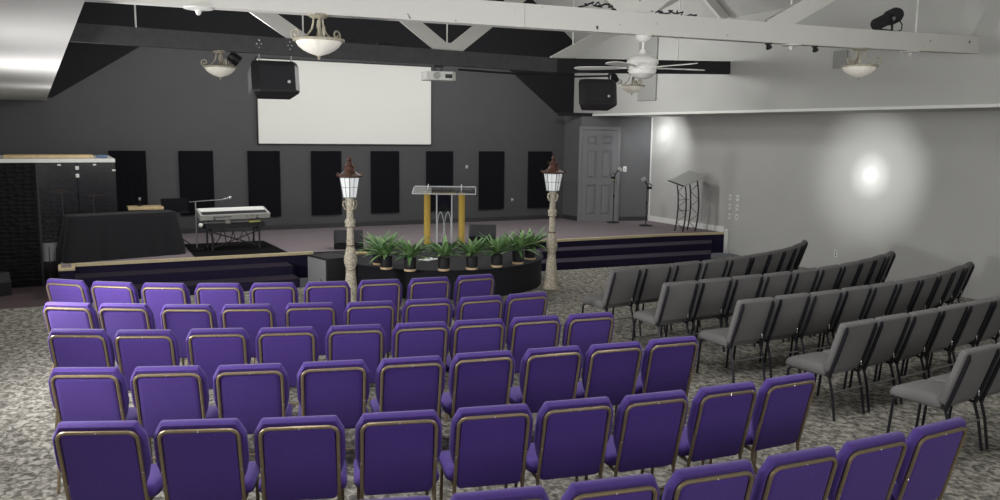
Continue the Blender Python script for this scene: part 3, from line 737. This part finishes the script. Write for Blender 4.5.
tag(MB().prism(rounded([(1.86, 14.22), (3.35, 14.18), (3.3, 15.9), (1.9, 15.9)], .04), ST + .001, ST + .006).build('floor_mat', mat('black_mat', srgb(24, 24, 27), .95, spec=.1), smooth=0), 'black mat on the stage beneath the keyboard stand', 'mat')
ks = thing('keyboard_stand', 'black two-tier folding keyboard stand on the stage', 'keyboard stand', (2.6, 14.95, ST), math.radians(6))
for y in (-.14, .14):
    pass
for s in (-1, 1):
    MB().tube([(s * .4, -.16, .01), (s * .4, -.16, .42)], .016, 8).build('leg', M['blackplastic'], ks)
    MB().tube([(s * .4, .16, .01), (s * .4, .16, .42)], .016, 8).build('leg', M['blackplastic'], ks)
    MB().tube([(s * .4, -.2, .36), (s * .4, .2, .36)], .014, 8).build('tier_bar', M['blackplastic'], ks)
    MB().tube([(s * .36, .18, .36), (s * .36, .2, .56), (s * .36, .05, .61), (s * .36, -.2, .55)], .013, 8).build('upper_arm', M['blackplastic'], ks)
MB().tube([(-.4, -.16, .33), (.4, -.16, .06)], .01, 8).build('brace', M['blackplastic'], ks)
MB().tube([(-.4, -.16, .06), (.4, -.16, .33)], .01, 8).build('brace', M['blackplastic'], ks)
def keyboard(loc, rz, tilt, w, d, h, body, label):
    t = thing('stage_keyboard', label, 'keyboard', loc, rz, 'keyboards on the two-tier stand')
    R = RX(tilt)
    MB().prism([(-w / 2, -d / 2), (w / 2, -d / 2), (w / 2 - .01, d / 2), (-w / 2 + .01, d / 2)], -h / 2, h / 2, R.to_4x4()).build('body', body, t, smooth=0)
    MB().box(tuple(R @ Vector((0, d / 2 - .09, h / 2 + .003))), (w - .08, .15, .008), R).build('keys', M['paper'], t, smooth=0)
    MB().box(tuple(R @ Vector((0, -d / 2 + .09, h / 2 + .003))), (w - .1, .12, .006), R).build('control_panel', M['darkslot'], t, smooth=0)
    mb = MB()
    for k in range(9): mb.box(tuple(R @ Vector((-w / 2 + .22 + k * .035, -d / 2 - .002, .004))), (.022, .004, .018), R)
    for k in range(3): mb.box(tuple(R @ Vector((w / 2 - .4 + k * .09, -d / 2 - .002, .004))), (.03, .004, .012), R)
    mb.build('rear_sockets', M['darkslot'], t, smooth=0)
    return t
keyboard((2.6, 14.92, ST + .625), math.radians(6), math.radians(16), 1.18, .34, .085, M['silver'], 'silver keyboard tilted on the upper tier of the stand')
keyboard((2.6, 14.95, ST + .42), math.radians(6), 0, 1.0, .32, .075, M['blackplastic'], 'dark keyboard lying on the lower tier of the stand')
tag(MB().lathe([(0, 0), (.05, .0), (.055, .03), (.03, .07), (.015, .09), (0, .095)], 14).build('desk_lamp_head', M['silver'], loc=(2.5, 14.86, ST + .463)), 'small pale dome sitting on the lower keyboard', 'ornament')
t = thing('clip_lamp', 'small white clip lamp at the console-side end of the keyboard stand', 'lamp', (2.06, 14.72, ST + .44), .4)
MB().lathe([(0, 0), (.03, .01), (.038, .03), (.026, .055), (.012, .07), (0, .07)], 16, Matrix.Rotation(-.9, 4, 'Y')).build('lamp_shade', M['fanwhite'], t)
MB().tube([(-.05, 0, .05), (.03, .03, -.02), (.13, .1, -.02)], .008, 8).build('arm', M['steel'], t)
tag(MB().box((0, 0, 0), (.2, .12, .03), bev=.004).build('note_pad', mat('yellow_paper', srgb(206, 204, 120), .7), loc=(2.95, 14.93, ST + .475), rot=(0, 0, .15)), 'small yellow pad lying on the lower keyboard at the screen side', 'note pad')
mbk = MB()
rk = random.Random(4)
pts = [(2.2, 14.9, ST + .4)]
for k in range(30): pts.append((2.2 + .028 * k + rk.uniform(-.03, .03), 14.92 + rk.uniform(-.05, .05), ST + .22 + .17 * math.cos(k * .9) * rk.uniform(.5, 1)))
tag(mbk.tube(pts, .008, 6).build('cable_tangle', M['blackplastic']), 'tangle of black cables hanging under the keyboards', 'cable')
t = thing('boom_microphone_stand', 'microphone boom stand reaching over the silver keyboard', 'microphone stand', (2.02, 15.1, ST))
MB().lathe([(0, 0), (.13, 0), (.13, .015), (.02, .03), (0, .03)], 20).build('base', M['blackplastic'], t)
MB().tube([(0, 0, .02), (0, 0, .83)], .011, 8).build('pole', M['steel'], t)
MB().tube([(-.1, 0, .82), (.15, 0, .835), (.46, -.02, .85)], .008, 8).build('boom', M['steel'], t)
MB().lathe([(0, 0), (.012, 0), (.014, .09), (.024, .1), (.027, .13), (.02, .155), (0, .16)], 14, Matrix.Translation((.44, -.02, .85)) @ Matrix.Rotation(PI * .42, 4, 'Y')).build('microphone', M['steel'], t)

# ------------------------------------------------------------------ drum booth
t = thing('drum_booth', 'black foam and smoky acrylic drum booth with a pale board roof', 'drum booth', (0, 14.95, 0))
MB().box((-.71, 0, .96), (.77, .06, 1.92)).build('foam_panel', M['eggfoam'], t, smooth=0)
MB().box((-.31, 0, .96), (.03, .07, 1.92)).build('post', M['blackplastic'], t, smooth=0)
g1 = MB().prism([(-.295, .01), (-.1, .01), (-.1, .45), (.245, .45), (.245, 1.92), (-.295, 1.92)], -.006, .006, Matrix(((1, 0, 0, 0), (0, 0, 1, 0), (0, 1, 0, 0), (0, 0, 0, 1)))).build('acrylic_panel', M['booth'], t, smooth=0)
g2 = MB().prism([(.255, .45), (.79, .45), (.79, 1.92), (.255, 1.92)], -.006, .006, Matrix(((1, 0, 0, 0), (0, 0, 1, 0), (0, 1, 0, 0), (0, 0, 0, 1)))).build('acrylic_panel', M['booth'], t, smooth=0)
for x, z in ((.25, 1.84), (.25, 1.72), (.25, .6)): MB().box((x, -.012, z), (.05, .02, .06), bev=.004).build('clip', M['plate'], t)
for x, z in ((0.0, 1.89), (.5, 1.89), (.775, 1.8)): MB().box((x, -.012, z), (.05, .02, .025), bev=.004).build('clip', M['plate'], t)
MB().prism([(.012, .45), (1.9, .45), (1.9, 1.92), (.012, 1.92)], .79, .802, Matrix(((0, 0, 1, 0), (1, 0, 0, 0), (0, 1, 0, 0), (0, 0, 0, 1)))).build('acrylic_panel', M['booth'], t, smooth=0)
MB().box((-.15, 1.93, 1.18), (1.88, .06, 1.48)).build('foam_panel', M['eggfoam'], t, smooth=0)
MB().box((-.15, .98, 1.955), (1.9, 2.02, .06), bev=.006).build('roof_board', M['trim'], t, smooth=0)
tag(MB().box((0, 0, 0), (1.25, .5, .05), bev=.006).build('wood_plank', M['lightwood'], loc=(-.13, 15.35, 2.012)), 'long pale plank lying on the roof of the drum booth', 'plank')
tag(MB().box((0, 0, 0), (.16, .2, .05), bev=.015).build('folded_cloth', M['bluecloth'], loc=(.62, 15.2, 2.012)), 'small blue bundle on the booth roof beside the plank', 'cloth')
t = thing('floor_tom', 'pale floor drum behind the acrylic inside the booth', 'drum', (-.205, 15.13, 0))
MB().lathe([(0, .36), (.125, .36), (.125, .68), (0, .68)], 28).build('shell', M['paper'], t)
for z in (.36, .68): MB().lathe([(.122, z - .012), (.134, z - .012), (.134, z + .012), (.122, z + .012)], 28).build('hoop', M['blackplastic'], t)
for k in range(3):
    a = k * 2 * PI / 3 + .5; MB().tube([(.13 * math.cos(a), .13 * math.sin(a), .6), (.135 * math.cos(a), .135 * math.sin(a), .01)], .008, 8).build('leg', M['steel'], t)
for (x, y, h, lab, ln) in ((.02, 15.95, 1.0, 'dim brass cymbal on a stand near the booth post', .17), (.5, 16.35, .9, 'dim brass cymbal on a stand behind the second acrylic panel', .2)):
    t = thing('cymbal_stand', lab, 'cymbal', (x, y, ST), 0, 'cymbals in the booth')
    MB().tube([(0, 0, .2), (0, 0, h)], .011, 8).build('pole', M['steel'], t)
    MB().lathe([(0, h + .02), (.03, h + .016), (.045, h + .002), (ln, h - .02), (ln, h - .023), (0, h - .008)], 28).build('cymbal', M['copper'], t)
    for k in range(3):
        a = k * 2 * PI / 3; MB().tube([(0, 0, .3), (.22 * math.cos(a), .22 * math.sin(a), .01)], .009, 8).build('leg', M['steel'], t)
t = thing('floor_speaker', 'black wedge box on the floor in front of the drum booth foam', 'stage monitor', (-.98, 14.35, 0), .5)
MB().loops([[(x, y, z) for y, z in ((-.18, 0), (.18, 0), (.18, .12), (.0, .34), (-.14, .34), (-.18, .2))] for x in (-.2, .2)]).build('cabinet', M['blackplastic'], t, smooth=0)
MB().box((0, .095, .235), (.36, .26, .012), RX(-.885)).build('grille', M['grille'], t, smooth=0)

# ------------------------------------------------------------------ door corner furniture
def mic_stand(loc, h, label, side):
    t = thing('microphone_stand', label, 'microphone stand', loc, 0, 'straight microphone stands by the door')
    MB().lathe([(0, 0), (.15, 0), (.155, .008), (.14, .02), (.03, .035), (0, .035)], 24).build('base', M['grille'], t)
    MB().tube([(0, 0, .03), (0, 0, h)], .011, 8).build('pole', M['blackplastic'], t)
    MB().lathe([(0, h * .52), (.02, h * .52), (.02, h * .58), (0, h * .58)], 12).build('clutch', M['blackplastic'], t)
    MB().tube([(0, 0, h - .02), (side * .06, -.02, h + .06), (side * .12, -.03, h + .12)], .014, 8).build('clip', M['blackplastic'], t)
    MB().tube([(side * .0, -.02, h + .05), (-side * .12, -.03, h - .02)], .02, 8).build('microphone', M['steel'], t)
    MB().box((side * .13, -.04, h + .12), (.11, .04, .08), RY(side * .6), bev=.01).build('phone_holder', M['silver'], t)
    MB().box((-side * .05, -.03, h - .07), (.09, .05, .06), bev=.008).build('bracket', M['blackplastic'], t)
mic_stand((11.42, 16.28, ST), 1.12, 'slim microphone stand right in front of the grey door frame', 1)
mic_stand((11.74, 15.45, ST), .93, 'shorter microphone stand in the corner beside the truss lectern', -1)

t = thing('truss_lectern', 'black truss lectern with slanted silver top by the pale wall', 'lectern', (11.83, 14.2, ST), math.radians(4))
def ltop(x, y): return 1.13 + .34 * x + .2 * y
for sgn in (-1, 1):
    leg = bpy.data.objects.new('truss_leg', None); COL.objects.link(leg); leg.parent = t
    def bow(z): return -.075 * (1 - ((z - .55) / .55) ** 2)
    def rail(q, z): return (sgn * .18, q * .12 + bow(z), z)
    for q in (-1, 1):
        zt_ = ltop(sgn * .18, q * .12) - .012
        MB().tube([rail(q, .012 + (zt_ - .012) * k / 12) for k in range(13)], .015, 8).build('rail', M['blackplastic'], leg)
    pts = [rail(1 if k % 2 else -1, .05 + .16 * k) for k in range(7)]
    MB().tube(pts, .008, 6).build('lattice', M['blackplastic'], leg)
tp = [(-.31, -.24), (.31, -.24), (.31, .24), (-.31, .24)]
MB().loops([[(x, y, ltop(x, y) + dz) for x, y in tp] for dz in (-.012, .012)]).build('top', M['desktop'], t, smooth=0)
MB().tube([(-.31, -.24, ltop(-.31, -.24) + .01), (-.31, .24, ltop(-.31, .24) + .01)], .014, 8).build('lip', M['blackplastic'], t)
for z in (.45, .68): MB().tube([(-.18, bow(z) + .1, z), (.18, bow(z) + .1, z)], .01, 8).build('cross_bar', M['steel'], t)

# ------------------------------------------------------------------ chairs
def cushion(mb, outline, frames, cap=True):
    """outline: 2D loop; frames: list of (matrix-like function (x, y)->Vector, inset)"""
    L = []
    hx = max(abs(p[0]) for p in outline); 
    cy = sum(p[1] for p in outline) / len(outline); hy = max(abs(p[1] - cy) for p in outline)
    for fn, ins in frames:
        kx, ky = 1 - ins / hx, 1 - ins / hy
        L.append([fn(x * kx, cy + (y - cy) * ky) for x, y in outline])
    mb.loops(L)
    return mb
def seat_mesh(w0, w1, y0, y1, z0, z1):
    """padded seat, waterfall front; w0 rear width, w1 front width"""
    mb = MB()
    ol = rounded([(-w0 / 2, y0), (w0 / 2, y0), (w1 / 2, y1), (-w1 / 2, y1)], .06)
    def fr(z, drop):
        yc = (y0 + y1) / 2
        def fn(x, y):
            f = max(0, (y - (y1 - .14)) / .14)
            return Vector((x, y, z - drop * f * f))
        return fn
    h = z1 - z0
    cushion(mb, ol, [(fr(z0, .01), .02), (fr(z0 + .012, .012), .004), (fr(z0 + h * .45, .02), 0), (fr(z0 + h * .75, .028), .006), (fr(z0 + h * .93, .034), .025), (fr(z1, .038), .06), (fr(z1 + .008, .03), .13)])
    return mb

def back_pt(x, z, off, z0=.44, y0=-.18, k=.26):
    """point on the tilted back plane; off is forwards of the plane"""
    return Vector((x, y0 - (z - z0) * k + off, z + off * k))

def purple_chair(loc, rz, label, group):
    t = thing('padded_chair', label, 'chair', loc, rz, group)
    seat_mesh(.515, .49, -.135, .27, .375, .46).build('seat', M['purple'], t, smooth=50)
    # backrest pad: chamfered top, wide shoulders, tapering into the frame low down
    half = [(.185, .38), (.2, .45), (.232, .53), (.251, .61), (.252, .70), (.249, .785), (.206, .868)]
    ol = rounded([(-x, z) for x, z in half][::-1] + half, .02, 3) if False else [(x, z) for x, z in half] + [(-x, z) for x, z in half[::-1]]
    ol = rounded(ol, .009, 2)
    mb = MB()
    F = lambda off, bow=0: (lambda x, z: back_pt(x, z, off + bow * max(0, 1 - (x / .26) ** 2)))
    cushion(mb, ol, [(F(.004), .024), (F(.0), .012), (F(.012), .002), (F(.03), 0), (F(.05), .004), (F(.062), .018), (F(.068, .006), .045), (F(.07, .012), .1)])
    mb.build('backrest', M['purple'], t, smooth=50)
    # upholstered rear panel inside the tube
    ol = rounded([(-.2, .35), (.2, .35), (.193, .818), (-.193, .818)], .035)
    mb = MB(); cushion(mb, ol, [(F(.005), 0), (F(-.006), .0), (F(-.011), .008), (F(-.012), .03)])
    mb.build('back_panel', M['purple'], t, smooth=50)
    # bronze tube framing the back
    pts = []
    for z in (.335, .5, .6, .7, .77): pts.append(back_pt(-.212, z, -.008))
    for k in range(1, 6):
        a = PI - k * PI / 2 / 5; pts.append(back_pt(-.162 + .05 * math.cos(a), .778 + .05 * math.sin(a), -.008))
    pts += [Vector((-p.x, p.y, p.z)) for p in pts[::-1]]
    fr = MB().tube(pts, .0115, 8).build('back_frame', M['bronze'], t)
    for x, z in ((0, .828), (-.216, .58), (.216, .58)):
        MB().lathe([(0, 0), (.0055, 0), (.004, .004), (0, .005)], 8, Matrix.Translation(back_pt(x, z, -.019)) @ Matrix.Rotation(PI / 2, 4, 'X')).build('rivet', M['rivet'], fr)
    for s in (-1, 1):
        MB().tube([back_pt(s * .212, .345, -.008), (s * .214, -.165, .3), (s * .217, -.235, .2), (s * .219, -.265, .004)], .0115, 8).build('leg', M['bronze'], t)
        MB().tube([(s * .21, -.155, .355), (s * .21, .0, .372), (s * .212, .17, .368), (s * .214, .215, .35), (s * .216, .232, .31), (s * .22, .25, .004)], .0115, 8).build('leg', M['bronze'], t)
    MB().tube([(-.212, -.215, .22), (.212, -.215, .22)], .008, 8).build('stretcher', M['bronze'], t)
    return t

def grey_chair(loc, rz, label, group):
    t = thing('grey_chair', label, 'chair', loc, rz, group)
    seat_mesh(.46, .425, -.16, .3, .375, .475).build('seat', M['grey'], t, smooth=50)
    ol = rounded([(-.228, .415), (.228, .415), (.233, .82), (.23, .87), (-.23, .87), (-.233, .82)], .03, 3)
    F = lambda off, bow=0: (lambda x, z: back_pt(x, z, off + bow * max(0, 1 - (x / .24) ** 2), y0=-.19, k=.32))
    mb = MB(); cushion(mb, ol, [(F(-.012), .03), (F(-.004), .006), (F(.008), .0), (F(.03), 0), (F(.045), .006), (F(.052, .006), .03), (F(.054, .012), .08)])
    mb.build('backrest', M['grey'], t, smooth=50)
    for s in (-1, 1):
        MB().tube([back_pt(s * .196, .852, -.006, y0=-.19, k=.32), back_pt(s * .198, .82, -.022, y0=-.19, k=.32), back_pt(s * .2, .6, -.024, y0=-.19, k=.32), back_pt(s * .2, .46, -.022, y0=-.19, k=.32), (s * .2, -.19, .38)], .017, 8).build('back_post', M['blacktube'], t)
        MB().tube([(s * .198, -.185, .39), (s * .2, -.23, .25), (s * .205, -.275, .004)], .0125, 8).build('leg', M['blacktube'], t)
        MB().tube([(s * .195, -.205, .38), (s * .195, -.12, .392), (s * .196, .17, .385), (s * .197, .225, .372), (s * .198, .25, .34), (s * .2, .28, .004)], .0125, 8).build('leg', M['blacktube'], t)
    MB().tube([(-.202, -.236, .25), (.202, -.236, .25)], .007, 8).build('stretcher', M['steel'], t)
    for s in (-1, 1): MB().box((s * .185, -.225, .47), (.02, .012, .05), bev=.003, seg=1).build('link_clip', M['rivet'], t)
    return t

PURPLE = [
 ('purple row nearest the stage', [(0.014, 9.955, -40.5), (0.447, 9.619, -33.9), (0.925, 9.333, -27.9), (1.437, 9.104, -22.6), (1.963, 8.901, -17.8), (2.496, 8.753, -13.6), (3.046, 8.647, -9.7), (3.589, 8.561, -6.2), (4.130, 8.525, -2.8)]),
 ('second purple row from the stage', [(0.022, 8.600, -32.1), (0.476, 8.357, -28.0), (0.993, 8.084, -24.3), (1.494, 7.873, -20.8), (2.038, 7.700, -17.3), (2.564, 7.541, -13.8), (3.103, 7.437, -10.0), (3.631, 7.358, -5.8), (4.128, 7.326, -1.0)]),
 ('third purple row from the stage', [(0.078, 7.414, -27.1), (0.545, 7.172, -23.4), (1.077, 6.985, -20.1), (1.596, 6.798, -17.2), (2.135, 6.645, -14.8), (2.662, 6.515, -12.6), (3.153, 6.419, -10.7), (3.664, 6.332, -9.2), (4.181, 6.247, -7.9)]),
 ('fourth purple row from the stage', [(0.096, 6.173, -24.4), (0.589, 5.978, -20.5), (1.102, 5.795, -17.2), (1.644, 5.640, -14.4), (2.177, 5.508, -12.1), (2.708, 5.427, -10.2), (3.244, 5.331, -8.6), (3.746, 5.246, -7.3), (4.263, 5.197, -6.4)]),
 ('second purple row from the back', [(0.127, 4.971, -22.9), (0.623, 4.772, -20.6), (1.133, 4.581, -18.3), (1.672, 4.425, -15.8), (2.211, 4.289, -13.2), (2.725, 4.187, -10.5), (3.235, 4.091, -7.6), (3.766, 4.035, -4.5), (4.293, 4.016, -1.1)]),
 ('backmost purple row', [(1.199, 3.355, -16.8), (1.699, 3.222, -13.2), (2.235, 3.109, -9.9), (2.773, 3.036, -6.8), (3.303, 2.982, -3.9), (3.823, 2.963, -1.1), (4.351, 2.963, 1.8)]),
]
GREY = [
 ('grey row nearest the stage', [(5.982, 8.225, 5.2), (6.494, 8.288, 5.4), (7.020, 8.350, 6.3), (7.500, 8.378, 8.2), (8.000, 8.465, 10.9), (8.458, 8.579, 14.6), (8.893, 8.721, 19.3), (9.283, 8.872, 24.9), (9.712, 9.107, 31.1), (10.110, 9.358, 37.6)]),
 ('second grey row from the stage', [(5.990, 7.214, -0.7), (6.493, 7.230, 0.9), (6.990, 7.251, 2.7), (7.469, 7.261, 4.7), (7.986, 7.318, 7.2), (8.474, 7.386, 10.0), (8.948, 7.487, 13.2), (9.407, 7.625, 17.1), (9.844, 7.782, 21.5), (10.262, 7.944, 26.7)]),
 ('third grey row from the stage', [(6.052, 6.144, 0.1), (6.563, 6.161, 1.2), (7.034, 6.159, 2.7), (7.549, 6.210, 4.5), (8.023, 6.248, 6.8), (8.493, 6.308, 9.4), (8.960, 6.396, 12.4), (9.434, 6.521, 15.7), (9.901, 6.682, 19.4), (10.339, 6.834, 23.3)]),
 ('second grey row from the back', [(6.132, 4.997, 3.9), (6.621, 5.039, 4.5), (7.092, 5.065, 5.1), (7.580, 5.121, 5.7), (8.051, 5.171, 6.3), (8.504, 5.219, 6.9)]),
 ('backmost grey row', [(6.228, 3.956, 4.0), (6.715, 3.990, 4.5)]),
]
def place(rows, maker, off, kind, group):
    proto = None
    for phrase, pos in rows:
        n = len(pos)
        for i, (x, y, a) in enumerate(pos):
            a = math.radians(a)
            # the listed point is the front top edge of the back
            sh = -.02 if kind == 'grey' or n < 9 else -.02 * min(1, max(0, i - 1) / 3)
            px, py = x + math.sin(a) * off + sh * math.cos(a), y - math.cos(a) * off + sh * math.sin(a)
            if kind == 'purple':
                k = n - 1 - i
                w = ORD[k]
                lab = 'purple padded chair, %s from the centre aisle in the %s' % (w, phrase)
            else:
                lab = 'grey padded chair, %s from the centre aisle in the %s' % (ORD[i], phrase)
            if proto is None: r = proto = maker((px, py, 0), a, lab, group)
            else: r = dup(proto, (px, py, 0), a, lab)
            # chairs towards the outer ends are a little narrower
            r.scale.x = (1 - .006 * max(0, i - 3)) if kind == 'purple' else 1 - .01 * max(0, i - 3)
place(PURPLE, purple_chair, -.231, 'purple', 'purple chairs in curved rows')
place(GREY, grey_chair, -.283, 'grey', 'grey chairs in curved rows')

# ------------------------------------------------------------------ camera
YAW = math.radians(27.45); F = 848.0; Y0 = 133.5; ROLL = .0125
TH = math.atan((250 - Y0) / F)
cam = bpy.data.cameras.new('camera'); co = bpy.data.objects.new('camera', cam); COL.objects.link(co)
cam.sensor_width = 36; cam.sensor_fit = 'HORIZONTAL'; cam.lens = 36 * F / 1000; cam.clip_start = .05
co.location = (0, 0, 2.46)
co.matrix_world = Matrix.Translation((0, 0, 2.46)) @ Matrix.Rotation(-YAW, 4, 'Z') @ Matrix.Rotation(PI / 2 - TH, 4, 'X') @ Matrix.Rotation(ROLL, 4, 'Z')
SC.camera = co

# ------------------------------------------------------------------ light
def point(loc, power, r=.12, col=(1, .995, .985)):
    l = bpy.data.lights.new('lamp', 'POINT'); l.energy = power; l.shadow_soft_size = r; l.color = col  # all point lights are unseen fill, none sits in a fixture
    o = bpy.data.objects.new('lamp', l); COL.objects.link(o); o.location = loc; return o
def spot(loc, to, power, ang, blend=1, r=.03, col=(1, 1, 1)):
    l = bpy.data.lights.new('spot', 'SPOT'); l.energy = power; l.spot_size = math.radians(ang); l.spot_blend = blend; l.shadow_soft_size = r; l.color = col
    o = bpy.data.objects.new('spot', l); COL.objects.link(o); o.location = loc
    o.rotation_euler = (Vector(to) - Vector(loc)).to_track_quat('-Z', 'Y').to_euler(); return o
def area(loc, to, power, w, h, col=(1, .995, .985), spread=180):
    l = bpy.data.lights.new('area', 'AREA'); l.energy = power; l.shape = 'RECTANGLE'; l.size = w; l.size_y = h; l.color = col; l.spread = math.radians(spread)
    o = bpy.data.objects.new('area', l); COL.objects.link(o); o.location = loc
    o.rotation_euler = (Vector(to) - Vector(loc)).to_track_quat('-Z', 'Y').to_euler(); return o
area((-1.1, 8.5, 1.7), (12, 9.4, 1.0), 105, .35, .45, spread=165)
area((-1.1, 5.6, 1.75), (8, 6.5, .2), 62, .6, .8, spread=165)
area((-1.1, 2.2, 1.75), (8, 2.6, -.6), 14, .6, .8, spread=150)
for x, p in ((1.0, 62), (4.2, 78), (7.6, 40)): point((x, 4.6, 3.1), p, .2)  # fill added above the seats to shape light on the chair backs
area((3.0, -3.5, 3.0), (5, 8, 1.5), 150, 4, 1.5)  # broad unseen fill added behind the viewer
for x in (2.6, 5.7, 8.8): point((x, 14.0, 3.75), 100, .2)  # fill added over the stage floor and back wall, no fixtures
point((.3, 13.0, 2.3), 22, .15)  # small fill added to lift the far end of the left aisle ceiling
for p, a in ((200, 8), (200, 18), (170, 52)): spot((9.7, 9.6, 2.2), (12.53, 10.18, 1.82), p, a, r=.05)  # unseen spots added for the wall glow, hung from no fixture
for p, a in ((48, 22), (40, 50), (50, 110)): spot((11.5, 15.2, 2.8), (12.53, 15.97, 2.5 if a < 60 else 2.0), p, a)  # unseen spots added to brighten the wall near the door corner
w = bpy.data.worlds.new('world'); SC.world = w; w.use_nodes = True
w.node_tree.nodes['Background'].inputs['Color'].default_value = (.5, .52, .55, 1); w.node_tree.nodes['Background'].inputs['Strength'].default_value = .1
vs = SC.view_settings; vs.view_transform = 'Standard'; vs.look = 'None'; vs.gamma = 1; vs.exposure = .3; vs.use_curve_mapping = False
SC.cycles.use_denoising = True
SC.cycles.max_bounces = 8
